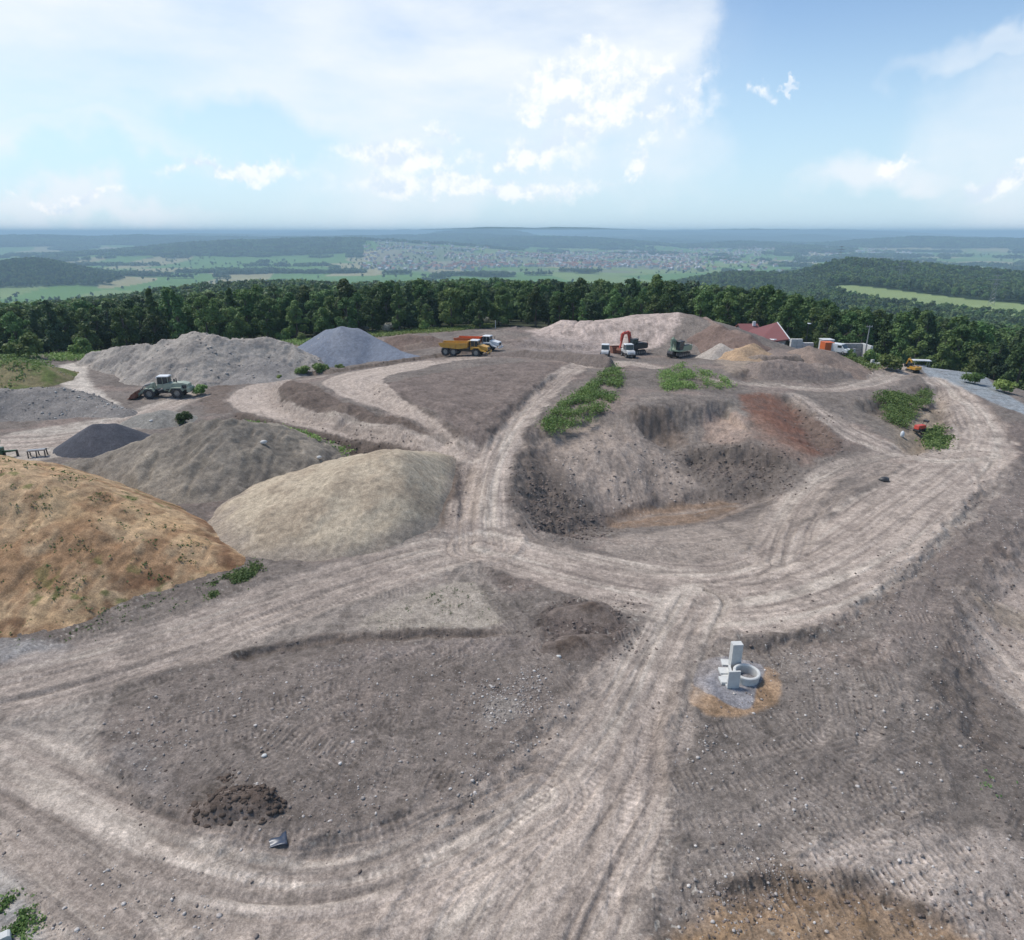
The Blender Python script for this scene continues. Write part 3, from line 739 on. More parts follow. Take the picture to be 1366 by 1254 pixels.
FOOT = [(-500,500,-3),(-250,488,-2.5),(-80,478,-2),(0,471,-2),(110,466,-1.5),(200,458,-1),(300,452,0),(380,451,0),(430,447,.8),(500,441,1.5),(560,437,1.8),(640,431,2.2),(700,427,2.2)]
FL = [P(*f)[:2] for f in FOOT] + [W(760,168,1.5)[:2], W(840,171,1.5)[:2], W(905,172,1.5)[:2], W(960,164,1.5)[:2], W(1020,156,1)[:2], W(1090,149,0)[:2], W(1160,146,-1)[:2], W(1250,143,-2)[:2], W(1310,135,-3)[:2], W(1366,126,-4)[:2], W(1460,112,-6)[:2], W(1700,90,-9)[:2]]
FL = np.array(FL)
_fth = np.arctan2(FL[:,0], FL[:,1]); _fr = np.hypot(FL[:,0], FL[:,1])
def foot_r(x, y):
    return np.interp(np.arctan2(x, y), _fth, _fr)
def forest_mask(x, y):
    return sstep(-1.5, 2.5, np.hypot(x, y) - foot_r(x, y))
FIELDR = [(1105,384),(1140,381),(1200,388),(1290,399),(1366,406),(1500,418),(1500,452),(1366,432),(1290,424),(1210,414),(1140,403),(1100,391)]
FRG = None
def is_field_right(X, Y, pad=0):
    global FRG
    if FRG is None:
        FRG = gline(FIELDR)
    return poly_sd(X, Y, FRG) < pad
def forest_far(X, Y):
    """1 where the far country is wooded"""
    r = np.hypot(X, Y); px = farpx(X, Y)
    f = np.zeros(X.shape)
    n = fbm(X/420, Y/420, 4, 12)
    f = np.where(r < 900, 1.0, f)
    edge = np.interp(px, [-300,0,140,220,480,620,830,900,960,1600], [900,880,900,1150,1250,900,900,1300,2300,2300])
    f = np.maximum(f, (r < edge*(.9+.25*n)))
    for (p, wl, wr, Y0, wY, A) in BUMPS[2:]:
        if A in (60, 150, 50): continue
        u = (px-p)/np.where(px < p, wl, wr); g = np.exp(-u*u)*np.exp(-((r-Y0)/wY)**2)
        f = np.maximum(f, (g*(.75+.5*n) > (.26 if Y0 < 6000 else .34)))
    f = np.maximum(f, (fbm(X/700, Y/420, 4, 30) > .60)*(r > 7000))
    f = np.maximum(f, (fbm(X/300, Y/180, 3, 35) > .69)*(r > 2500)*(r < 7000))
    town = (px > 480)*(px < 940)*(r > 3150)*(r < 5600)
    f = f*(1-town)
    f = np.where(is_field_right(X, Y), 0, f)
    return f
def far_colour(X, Y, Z, r):
    f = forest_far(X, Y)
    wood = lin(52,70,42)*(.75+.5*fbm(X/14, Y/14, 3, 4))[..., None]
    # patchwork of fields: cells of a warped lattice
    a = X*.94+Y*.34; b = -X*.34+Y*.94
    wx = (fbm(X/900, Y/900, 2, 3)-.5)*500
    ca = np.floor((a+wx)/(190+r*.012)); cb = np.floor((b+wx)/(330+r*.03))
    h = _tab[(cb.astype(int)*7) & 255, (ca.astype(int)*13) & 255]
    field = np.where((h < .55)[..., None], lin(92,124,62), np.where((h < .84)[..., None], lin(116,134,78), lin(146,140,102)))
    field = field*(.85+.3*fbm(X/200, Y/200, 3, 6))[..., None]
    fr = is_field_right(X, Y, 4)
    field = np.where(fr[..., None], lin(128,142,92)*(.88+.24*fbm(X/60, Y/60, 3, 6))[..., None], field)
    px = farpx(X, Y)
    # hedges and tracks between the fields
    town = ((px > 500)*(px < 940)*(r > 3150)*(r < 5600))*sstep(.3,.5,fbm(X/300, Y/300, 3, 2))
    field = mixc(field, lin(120,120,108), town*.6)
    return mixc(field, wood, f)
build_ground()
# ------------------------------------------------------------------ heaps
def heap(name, label, cat, ridge, slope, roundr, mat, colf, res=.3, rel=.3, group=None, H=None, pad=1.0, noise_s=1.0, cut=None, outline=None, osl=1.1, near=False, rill=0):
    """a heap: ridge points (px,py,z) on its crest, flanks at the given slope, rounded top"""
    Rg = np.array([P(*q[:3]) for q in ridge]); sl = [q[3] if len(q) > 3 else slope for q in ridge]
    zt = Rg[:,2].max()
    ext = max((q[2]-(-1))/s for q, s in zip(Rg, sl)) + roundr + pad
    mn = Rg.min(0)-ext; mx = Rg.max(0)+ext
    gx_ = np.arange(mn[0], mx[0], res); gy_ = np.arange(mn[1], mx[1], res)
    X, Y = np.meshgrid(gx_, gy_)
    wx = (fbm(X/5, Y/5, 3, 71)-.5)*3.2*noise_s; wy = (fbm(X/5, Y/5, 3, 72)-.5)*3.2*noise_s
    Xw, Yw = X+wx, Y+wy
    Z = np.full(X.shape, -50.0)
    if len(Rg) == 1: Rg = np.vstack([Rg, Rg+[.05,0,0]]); sl = sl*2
    for i in range(len(Rg)-1):
        a, b = Rg[i], Rg[i+1]; dx, dy = (b-a)[:2]; l2 = dx*dx+dy*dy+1e-9
        t = np.clip(((Xw-a[0])*dx+(Yw-a[1])*dy)/l2, 0, 1)
        d = np.hypot(Xw-a[0]-t*dx, Yw-a[1]-t*dy); s = sl[i]+(sl[i+1]-sl[i])*t
        z = a[2]+(b[2]-a[2])*t - s*(np.sqrt(d*d+roundr*roundr)-roundr)
        k = .25
        Z = np.where(Z < -40, z, k*np.logaddexp(Z/k, z/k))
    T = H0(X, Y)
    if near: T = T + shade_site(X, Y, T, np.hypot(X, Y))[1]
    n1 = fbm(X/2.5, Y/2.5, 4, 81); n2 = fbm(X/.6, Y/.6, 4, 82); n3 = fbm(X/7, Y/7, 3, 83)
    if outline is not None:
        sd_ = poly_sd(X, Y, smooth_line(gline(outline), closed=True)) + (n1-.5)*.8
        Z2 = T + osl*np.maximum(-sd_, -.8); kk = .45; Z = -kk*np.logaddexp(-Z/kk, -Z2/kk)
    up = sstep(-.2, .7, Z-T)
    Z = Z + up*rel*((n1-.5)*1.2+(n2-.5)*.45)
    if rill:
        rl = sstep(.52,.66,fbm(X/.75+(n3-.5)*3, Y/4.5, 3, 85)); Z = Z - up*rill*rl
    C = colf(X, Y, Z, T, n1, n2, n3)*(.72+.56*fbm(X/.3, Y/.3, 3, 98))[..., None]*np.array([1.005,1.0,.955])
    if rill: C = mixc(C, C*.84, rl*up)
    Zf = np.where(Z > T-.8, Z, T-.8)
    keep = Z > T-.75
    V = np.stack([X, Y, Zf], -1).reshape(-1, 3)
    ny, nx = X.shape
    i = np.arange(ny-1)[:, None]; j = np.arange(nx-1)[None, :]
    F = np.stack([i*nx+j, i*nx+j+1, (i+1)*nx+j+1, (i+1)*nx+j], -1).reshape(-1, 4)
    kf = keep.ravel()[F].any(1); F = F[kf]
    used = np.unique(F); mp = np.full(len(V), -1); mp[used] = np.arange(len(used))
    me = np_mesh(name, V[used], mp[F], [mat], True, None, np.clip(C.reshape(-1, 3)[used], .004, .9))
    o = link(name, me); tag(o, label, cat, group)
    HEAPS.append((X, Y, Z, T, gx_, gy_, res))
    return o, (gx_, gy_, Z)
HEAPS = []
def heap_z(x, y):
    z = float(H0(x, y))
    for X, Y, Z, T, gx_, gy_, res in HEAPS:
        if gx_[0] < x < gx_[-1] and gy_[0] < y < gy_[-1]:
            i = int((y-gy_[0])/res); j = int((x-gx_[0])/res)
            if Z[i, j] > z: z = float(Z[i, j])
    return z
HC = np.vectorize(heap_z)
def surf(px, py, t0=15):
    """first surface (heaps too) seen at a pixel"""
    d = ray(px, py); a = t0; ts = np.arange(t0, 240, .3)
    for t in ts:
        if CAM_H + d[2]*t < heap_z(d[0]*t, d[1]*t): return (d[0]*t, d[1]*t, heap_z(d[0]*t, d[1]*t))
    return ground(px, py)
def cf(col, col2=None, k=.5, var=.35, foot=None, fh=1.2):
    def f(X, Y, Z, T, n1, n2, n3):
        C = np.empty(X.shape+(3,)); C[:] = col
        if col2 is not None: C = mixc(C, col2, sstep(.45,.65,n1*.5+n3*.5)*k)
        C = C*(1-var/2+var*(n1*.5+n2*.5))[..., None]
        if foot is not None: C = mixc(C, foot, sstep(fh, .1, Z-T+(n1-.5)*1.2*fh)*.92)
        return C
    return f
def tan_col(X, Y, Z, T, n1, n2, n3):
    C = np.empty(X.shape+(3,)); C[:] = lin(176,149,119)
    C = mixc(C, lin(146,114,86), sstep(.46,.62,fbm(X/3.0, Y/3.0, 4, 91))*.8)
    C = mixc(C, lin(190,160,124), sstep(.52,.68,fbm(X/4.5, Y/2.0, 4, 93))*.6)
    C = mixc(C, lin(136,104,78), sstep(.60,.70,fbm(X/.8, Y/1.6, 3, 95))*.5)
    C = C*(.8+.4*n2)[..., None]
    C = mixc(C, lin(84,96,48), sstep(.64,.72,fbm(X/.9, Y/.9, 3, 97))*sstep(.45,.6,n3)*.7)
    C = mixc(C, lin(104,74,56), sstep(.55,.62,fbm(X/1.6, Y/1.6, 3, 99))*sstep(1.6,.4,Z-T)*.7)
    return C
heap('sandy_mound', 'large tan sandy soil mound with sparse weeds at the left edge of the site', 'mound',
     [(-260,585,8.6),(-90,602,8.0),(0,629,7.0),(60,642,6.1),(110,657,5.0),(160,676,3.7),(230,708,2.0),(300,742,.7)], .50, 1.0, SAND, tan_col, res=.15, rel=.42, noise_s=.8,
     outline=[(-500,900),(-100,862),(0,859),(100,858),(232,822),(348,776),(356,762),(330,735),(270,690),(160,640),(0,600),(-500,560)], osl=.75, rill=.09)
def beige_cut(X, Y, Z, T):
    return Z
heap('beige_mound', 'smooth rounded beige earth mound beside the dirt road junction', 'mound',
     [(365,690,1.0,.36),(410,655,2.3,.38),(455,630,3.5,.40),(500,612,4.3,.42),(545,608,4.4,.42),(580,617,4.0,.42)], .42, 3.2, SAND,
     cf(lin(174,160,141), lin(148,133,116), .8, .4, lin(146,134,122)), res=.18, rel=.42, noise_s=.8,
     outline=[(300,800),(352,768),(450,750),(525,733),(562,713),(588,697),(603,652),(612,618),(618,590),(500,570),(300,600),(250,700)], osl=1.0)
heap('grey_brown_mound', 'wide grey brown earth mound behind the sandy mound and the beige mound', 'mound',
     [(40,634,.6,.3),(110,615,1.4,.4),(190,592,2.9,.45),(250,567,4.8,.5),(295,557,5.4,.5),(345,576,3.6,.5),(390,603,1.3,.5)], .45, 1.0, SAND,
     cf(lin(124,116,107), lin(150,140,127), .6, .4), res=.22, rel=.75, noise_s=1.0, rill=.2)
heap('dark_gravel_heap', 'small charcoal gravel heap with two pointed tops on the pale yard', 'gravel heap',
     [(124,566,2.7),(131,567,2.5),(150,565,2.6)], .62, .25, FINE, cf(lin(78,79,86), lin(92,91,97), .5, .2), res=.16, rel=.06, noise_s=.15)
heap('blue_gravel_heap', 'blue grey crushed stone heap with a long low tail beside the upper haul road', 'gravel heap',
     [(436,440,5.6),(456,436.5,6.6),(478,439,6.0),(500,452,4.2),(530,468,2.8,.5),(562,476,2.3,.5)], .60, .5, FINE,
     cf(lin(112,118,131), lin(134,137,146), .6, .2), res=.25, rel=.12, noise_s=.35)
def rub_cut(X, Y, Z, T):
    top = 5.3 + (fbm(X/7, Y/7, 3, 41)-.5)*1.2
    return Z
heap('rubble_heap', 'big pale pinkish grey rubble heap behind the green wheel loader', 'rubble heap',
     [(132,466,3.3,.6),(165,462,4.3,.62),(215,459,5.1,.62),(245,447,6.8,.62),(262,443,7.4,.6),(300,450,6.6,.55),(330,446,7.0,.5),(352,446,6.8,.5),(385,464,4.6,.5),(420,478,2.6,.45),(440,488,1.4,.4)], .5, .4, GRAVEL,
     cf(lin(158,150,143), lin(128,122,118), .9, .45, lin(156,147,139)), res=.25, rel=1.25, noise_s=1.0,
     outline=[(75,480),(110,520),(150,534),(200,524),(260,520),(300,512),(380,500),(450,492),(470,440),(300,420),(100,430)], osl=.7)
heap('rubble_shoulder', 'low grey rubble shoulder spilling right of the big pale rubble heap', 'rubble heap',
     [(300,468,4.2,.5),(312,460,5.0,.5),(345,478,3.0,.35),(395,490,1.5,.3)], .35, .4, GRAVEL,
     cf(lin(142,136,132), lin(120,116,114), .7, .3), res=.3, rel=.6, noise_s=.9)
heap('coarse_gravel_heap', 'long grey coarse gravel heap at the left edge beside the pale yard', 'gravel heap',
     [(-120,520,3.3,.6),(0,520,3.4,.6),(50,518,3.4,.6),(88,519,3.1,.6),(118,532,1.8,.5),(160,546,.7,.4)], .6, .7, GRAVEL,
     cf(lin(136,130,126), lin(116,112,110), .6, .3), res=.3, rel=.35, noise_s=.8)
heap('small_grey_heap', 'small low grey gravel heap in front of the green wheel loader', 'gravel heap',
     [(192,552,1.0,.45),(215,548,1.4,.5),(230,550,1.1,.45)], .5, .5, GRAVEL, cf(lin(138,134,128), lin(120,116,112), .5, .25), res=.22, rel=.22, noise_s=.5)
heap('brown_soil_heap', 'low brown soil heap between the blue grey heap and the dump trucks', 'soil heap',
     [(524,450,3.4,.5),(548,447,3.9,.5),(575,449,3.7,.5),(596,456,2.9,.5)], .5, .4, GRAVEL, cf(lin(114,98,90), lin(132,118,108), .6, .35), res=.25, rel=.4, noise_s=.8)
heap('road_berm', 'brown soil berm with a blunt end along the upper haul road', 'soil berm',
     [(648,471,3.5,.6),(700,468,4.1,.7),(760,470,4.6,.8),(806,474,5.0,1.1),(814,476,5.0,1.6)], .9, .3, GRAVEL, cf(lin(118,107,101), lin(100,90,84), .5, .25), res=.2, rel=.25, noise_s=.25)
heap('pale_spoil_heap', 'small pale rubble heap right of the green excavator', 'spoil heap',
     [(957,468,4.2,.55),(968,459,5.2,.7),(982,467,4.3,.6)], .5, .4, GRAVEL, cf(lin(166,156,148), lin(140,128,120), .5, .3), res=.25, rel=.4)
heap('tan_spoil_heap', 'small ochre spoil heap left of the red roofed building', 'spoil heap',
     [(990,464,5.0,.45),(1003,459,5.5,.5),(1020,468,4.6,.4)], .5, .4, GRAVEL, cf(lin(168,142,116), lin(140,122,106), .6, .3), res=.25, rel=.5)
heap('brown_spoil_heap', 'brown spoil heap in front of the orange container', 'spoil heap',
     [(1064,470,4.0,.4),(1082,462,5.2,.45),(1100,470,4.2,.4),(1135,486,2.2,.35)], .42, .4, GRAVEL, cf(lin(136,120,110), lin(118,104,96), .6, .3), res=.25, rel=.4)
heap('dark_ridge_spoil', 'broad brown spoil ridge between the cut slope and the road bend', 'spoil ridge',
     [(938,423,8.0,.62),(965,436,7.2,.55),(1000,449,6.2,.5)], .55, .4, GRAVEL, cf(lin(118,100,92), lin(136,122,114), .6, .35), res=.3, rel=.7)
heap('terraced_spoil', 'low lumpy brown spoil field above the grey upper road', 'spoil heap',
     [(1010,486,4.2,.25),(1050,482,4.2,.25),(1090,486,3.6,.28),(1130,496,2.4,.3)], .28, .6, GRAVEL, cf(lin(126,114,108), lin(150,134,122), .7, .45), res=.22, rel=.9, noise_s=.8,
     outline=[(985,468),(1150,466),(1168,490),(1130,508),(1050,508),(985,500)], osl=.8)
def grass_col(X, Y, Z, T, n1, n2, n3):
    C = np.empty(X.shape+(3,)); C[:] = lin(120,112,84)
    C = mixc(C, lin(92,104,58), sstep(.4,.6,n1)*.9); return C*(.75+.5*n2)[..., None]
heap('grassy_mound', 'weed covered earth mound at the left edge before the forest', 'mound',
     [(-200,470,5.0,.4),(-60,476,4.2,.4),(20,482,3.6,.45),(56,488,2.8,.5)], .42, .8, SAND, grass_col, res=.3, rel=.3)
for k, (rg, nm, lb) in enumerate([
  ([(268,1074,.7,.8),(300,1062,1.05,.8),(335,1066,.9,.8),(352,1086,.6,.8)], 'clod_heap', 'dark heap of coarse soil clods in the lower left island of dark ground'),
  ([(745,815,.55,.5),(790,810,.65,.5),(812,822,.5,.5)], 'dark_soil_heap', 'flat dark soil heap left of the start of the front spur road, farther one'),
  ([(735,862,.45,.5),(780,857,.55,.5),(808,852,.45,.5)], 'dark_soil_heap', 'flat dark soil heap left of the start of the front spur road, nearer one')]):
    heap(nm, lb, 'soil heap', rg, .5, .35, SOIL, cf(lin(90,78,71), lin(76,67,61), .6, .4, lin(112,101,95), .45), res=.07, rel=.75 if k == 0 else .6, noise_s=.3, near=True)
print('HEAPS done')

# ------------------------------------------------------------------ stones and clods (uncountable): one mesh each
def icos(sub=0):
    t = (1+5**.5)/2
    v = np.array([(-1,t,0),(1,t,0),(-1,-t,0),(1,-t,0),(0,-1,t),(0,1,t),(0,-1,-t),(0,1,-t),(t,0,-1),(t,0,1),(-t,0,-1),(-t,0,1)], float)
    f = [(0,11,5),(0,5,1),(0,1,7),(0,7,10),(0,10,11),(1,5,9),(5,11,4),(11,10,2),(10,7,6),(7,1,8),(3,9,4),(3,4,2),(3,2,6),(3,6,8),(3,8,9),(4,9,5),(2,4,11),(6,2,10),(8,6,7),(9,8,1)]
    v /= np.linalg.norm(v[0])
    for _ in range(sub):
        v = list(map(tuple, v)); cache = {}; nf = []
        def mid(a, b):
            k = (min(a,b), max(a,b))
            if k not in cache:
                m = (np.array(v[a])+np.array(v[b]))/2; m /= np.linalg.norm(m); v.append(tuple(m)); cache[k] = len(v)-1
            return cache[k]
        for a, b, c in f:
            x, y, z = mid(a,b), mid(b,c), mid(c,a); nf += [(a,x,z),(b,y,x),(c,z,y),(x,y,z)]
        f = nf; v = np.array(v)
    return np.array(v), np.array(f)
def scatter_stones(name, label, PX, sizes, cols, mat):
    iv, if_ = icos(0); n = len(PX)
    jit = 1+(rng.random((n, 12, 3))-.5)*.55
    ang = rng.random(n)*6.28; ca, sa = np.cos(ang), np.sin(ang)
    V = iv[None]*jit*np.asarray(sizes)[:, None, None]*(np.array([1,1,.6])*(.65+.7*rng.random((n,1,3))))
    x = V[...,0]*ca[:,None]-V[...,1]*sa[:,None]; y = V[...,0]*sa[:,None]+V[...,1]*ca[:,None]
    V = np.stack([x, y, V[...,2]], -1) + np.asarray(PX)[:, None, :]
    F = (if_[None]+(np.arange(n)*12)[:, None, None]).reshape(-1, 3)
    C = np.repeat(np.asarray(cols), 12, axis=0)
    me = np_mesh(name, V.reshape(-1,3), F, [mat], False, None, C)
    return tag(link(name, me), label, 'stones', kind='stuff')
ROCKM = soil_mat('stone', .3, 3, 0)
def surf_many(polys, n, H=H0):
    out = []
    for poly, k in zip(polys, n):
        pl = gline(poly); mn = pl.min(0); mx = pl.max(0); c = 0
        while c < k:
            q = mn+(mx-mn)*rng.random((k*3, 2)); q = q[poly_sd(q[:,0], q[:,1], pl) < 0][:k-c]
            out.append(q); c += len(q)
    return np.vstack(out)
FIELD_STONES = [([(130,960),(300,900),(560,870),(740,880),(760,900),(640,1060),(500,1110),(350,1130),(220,1080)], 1700),
  ([(900,960),(1080,850),(1250,700),(1366,600),(1366,1254),(880,1254)], 3600), ([(640,900),(720,890),(740,930),(650,990)], 900),
  ([(600,1060),(760,930),(770,940),(640,1080)], 200), ([(-40,1100),(60,1120),(300,1200),(300,1254),(-60,1300)], 450),
  ([(940,1180),(1000,1100),(1060,1180),(980,1250)], 420), ([(920,980),(1000,1000),(940,1080),(910,1040)], 300), ([(940,880),(1050,850),(1130,900),(1060,960),(1040,900)], 260)]
q = surf_many([p for p, n in FIELD_STONES], [n for p, n in FIELD_STONES])
q = np.vstack([q, q+rng.normal(size=q.shape)*.8]); keepq = rng.random(len(q)) < sstep(.40, .62, fbm(q[:,0]/1.6, q[:,1]/1.6, 3, 17))*.9+.15; q = q[keepq]
sz = .012+.075*rng.random(len(q))**7+.018*rng.random(len(q))
tone = rng.random((len(q), 1)); cols = lin(120,110,104)*(1-tone**2)+lin(205,198,190)*tone**2
def H_detail(x, y):
    z = H0(x, y); c, dz, rd = shade_site(x, y, z, np.hypot(x, y)); return z+dz
zz = H_detail(q[:,0], q[:,1])
scatter_stones('stones', 'small pale and grey stones scattered over the dark ground', np.column_stack([q, zz+sz*.2]), sz, cols, ROCKM)
CL = [([(700,615),(745,640),(800,690),(800,715),(740,715),(700,690)], 1500, 1.0), ([(900,600),(1000,592),(1065,620),(1060,652),(960,660),(925,640)], 1300, 1.0),
      ([(1060,535),(1085,540),(1125,600),(1100,625),(1080,600)], 350, .9), ([(410,580),(480,585),(600,620),(598,640),(500,610),(420,600)], 400, .9),
      ([(720,800),(850,800),(860,880),(715,880)], 1100, .55), ([(250,900),(520,880),(740,890),(640,1060),(400,1130),(220,1080)], 900, .45), ([(920,1180),(1366,1180),(1366,1254),(920,1254)], 600, .5),
      ([(950,860),(1230,720),(1366,640),(1366,1200),(950,1200)], 1500, .5)]
q = surf_many([c[0] for c in CL], [c[1] for c in CL])
sc_ = np.concatenate([np.full(c[1], c[2]) for c in CL])
q = q + rng.normal(size=q.shape)*np.minimum(1.3, np.hypot(q[:,0], q[:,1])/60)[:, None]
for (pl, up, dn, w_, R, dk) in SCARPS:
    line = smooth_line(gline(pl)); seg = np.hypot(*np.diff(line, axis=0).T); n = int(seg.sum()*9*min(1, dk+.2))
    k = rng.choice(len(seg), n, p=seg/seg.sum()); t = rng.random(n)[:, None]; p = line[k]*(1-t)+line[k+1]*t
    dr = (line[k+1]-line[k])/seg[k][:, None]; nr = np.column_stack([dr[:,1], -dr[:,0]])
    p = p + nr*(w_*.7+rng.normal(size=n)*(w_*.45+.12))[:, None]; ok = fbm(p[:,0]/2.2, p[:,1]/2.2, 2, 3) > .42
    q = np.vstack([q, p[ok]]); sc_ = np.concatenate([sc_, np.full(ok.sum(), .4+.3*min(1, w_))])
sz = (.03+.17*rng.random(len(q))**4)*sc_
cols = (lin(84,75,69)+(lin(134,120,111)-lin(84,75,69))*rng.random((len(q), 1)))
scatter_stones('soil_clods', 'dark lumps of loose soil along the banks and road edges', np.column_stack([q, H_detail(q[:,0], q[:,1])+sz*.05]), sz, cols, ROCKM)
# stones lying on the rubble and gravel heaps
def heap_stones(name, label, poly, n, s0, s1, c0, c1):
    q = surf_many([poly], [n]); q += rng.normal(size=q.shape)*.8; hz = HC(q[:,0], q[:,1]); ok = hz > H0(q[:,0], q[:,1])+.15; q, hz = q[ok], hz[ok]
    sz = s0+s1*rng.random(len(q))**5; t = rng.random((len(q),1))
    scatter_stones(name, label, np.column_stack([q, hz]), sz, c0*(1-t)+c1*t, ROCKM)
heap_stones('rubble', 'broken stones lying on the big pale rubble heap', [(75,500),(150,533),(230,528),(300,515),(440,492),(440,470),(300,440),(110,470)], 7000, .05, .26, lin(120,112,106), lin(190,182,172))
heap_stones('rubble', 'stones at the foot of the coarse gravel heap', [(-60,560),(0,578),(100,566),(180,550),(110,530),(-60,530)], 2600, .04, .17, lin(110,104,100), lin(200,196,188))
q = surf_many([[(735,600),(800,570),(890,600),(935,655),(870,672),(800,682),(760,660)]], [1400]); q += rng.normal(size=q.shape)*1.2; q = q[fbm(q[:,0]/3, q[:,1]/3, 3, 61) > .54]; t = rng.random((len(q),1))**2
scatter_stones('pit_stones', 'pale and dark broken stones on the pit wall', np.column_stack([q, H_detail(q[:,0], q[:,1])]), .03+.2*rng.random(len(q))**6, lin(120,109,101)*(1-t)+lin(190,178,166)*t, ROCKM)
# clods on the near clod heap
q = surf_many([[(235,1045),(320,1030),(375,1065),(430,1090),(350,1128),(265,1115)]], [1500])
hz = HC(q[:,0], q[:,1]); sz = .02+.17*rng.random(len(q))**6
scatter_stones('heap_clods', 'coarse dark clods covering the near soil heap', np.column_stack([q, hz]), sz, lin(84,73,65)*(.8+.5*rng.random((len(q),1))), ROCKM)
# ------------------------------------------------------------------ vegetation
def leaf_cloud(n, centres, radii, size, seed, flat=1.0, inner=.35):
    """n small leaf clumps (bent quads) spread through the lobes of a crown"""
    g = np.random.default_rng(seed)
    centres = np.asarray(centres, float); radii = np.asarray(radii, float)
    w = radii**2; k = g.choice(len(centres), n, p=w/w.sum())
    d = g.normal(size=(n, 3)); d /= np.linalg.norm(d, axis=1)[:, None]
    d[:, 2] = np.where(d[:, 2] < -.5, -d[:, 2]*.5, d[:, 2])
    rr = radii[k]*(inner+(1-inner)*g.random(n)**.4)*(1+.18*g.normal(size=n)*.6)
    p = centres[k]+d*rr[:, None]*np.array([1,1,flat])
    nrm = d*.8+g.normal(size=(n,3))*.55+np.array([0,0,.35]); nrm /= np.linalg.norm(nrm, axis=1)[:, None]
    a = np.cross(nrm, g.normal(size=(n,3))); a /= np.linalg.norm(a, axis=1)[:, None]; b = np.cross(nrm, a)
    s = size*(.55+.9*g.random(n))[:, None]
    q = np.stack([p-a*s*.6, p-b*s*.42+nrm*s*.12, p+a*s*.6, p+b*s*.42+nrm*s*.12], 1)
    V = q.reshape(-1, 3); F = np.arange(n*4).reshape(-1, 4)
    return V, F
def trunk_mesh(name, h, r, lobes, seed):
    g = random.Random(seed); mb = MB(); p = Vector((0,0,-.6)); tip = Vector((g.uniform(-.3,.3), g.uniform(-.3,.3), h*.8))
    pts_ = [p.lerp(tip, t)+Vector((g.uniform(-.12,.12), g.uniform(-.12,.12), 0)) for t in (0,.25,.5,.75,1)]
    for i in range(4): mb.cyl(pts_[i], pts_[i+1], r*(1-.2*i), r*(1-.2*(i+1)), 7, False)
    for c in lobes[:7]:
        a = pts_[2].lerp(pts_[3], g.random()); mb.cyl(a, Vector(c), r*.38, r*.12, 5, False)
    me = bpy.data.meshes.new(name); me.from_pydata(mb.v, [], mb.f); me.materials.append(M['bark']); return me
def tree_variant(seed, h=14, w=5.0, n=3200, mat=LEAF, kind='round', leaf=.5):
    g = random.Random(seed); C_, Rr = [], []
    if kind == 'round':
        for i in range(15):
            t = g.random(); z = h*(.30+.62*t); rad = w*math.sqrt(max(.05, 1-((t-.35)/.75)**2))*.75
            a = g.uniform(0, 6.28); rr = rad*g.uniform(.2, .95)
            C_.append((rr*math.cos(a), rr*math.sin(a), z)); Rr.append(g.uniform(.20,.36)*w*(1.15-.45*t))
        C_.append((0,0,h*.90)); Rr.append(w*.26)
        for i in range(5):
            a = g.uniform(0, 6.28); C_.append((w*.5*math.cos(a), w*.5*math.sin(a), h*g.uniform(.12,.3))); Rr.append(w*g.uniform(.26,.34))
    elif kind == 'tall':
        for i in range(15):
            t = i/14; z = h*(.12+.84*t); rad = w*.62*(1-t*.72)
            a = g.uniform(0, 6.28)
            C_.append((rad*.6*math.cos(a), rad*.6*math.sin(a), z)); Rr.append(w*(.40-.24*t)*g.uniform(.8,1.15))
    elif kind == 'bush':
        for i in range(9):
            a = g.uniform(0, 6.28); rr = w*g.uniform(0,.65)
            C_.append((rr*math.cos(a), rr*math.sin(a), h*g.uniform(.2,.68))); Rr.append(w*g.uniform(.28,.5))
    V, F = leaf_cloud(n, C_, Rr, leaf, seed, 1.0 if kind != 'bush' else .8)
    return np_mesh('crown', V, F, [mat], False), trunk_mesh('trunk', h, .028*h if kind != 'bush' else .05, C_, seed)
TV = [tree_variant(1, 14, 5.2, 5600), tree_variant(2, 13, 5.0, 5000, LEAFB), tree_variant(3, 14.5, 5.0, 5600), tree_variant(4, 14.5, 4.0, 4600, LEAF, 'tall'),
      tree_variant(5, 13, 5.6, 5600), tree_variant(6, 14, 4.6, 4600, LEAF3, 'tall'), tree_variant(7, 14, 5.0, 5200, LEAF3), tree_variant(8, 12, 5.2, 5200, LEAFB)]
def place_tree(name, x, y, z, v, sc, rz, label, group, cat='tree', zs=1.0):
    t = empty(name, (x, y, z), rz, label=label, cat=cat, group=group); t.scale = (sc, sc, sc*zs)
    link('crown', v[0], t); link('trunk', v[1], t); return t
def zsurf(x, y): return float(H0(x, y))
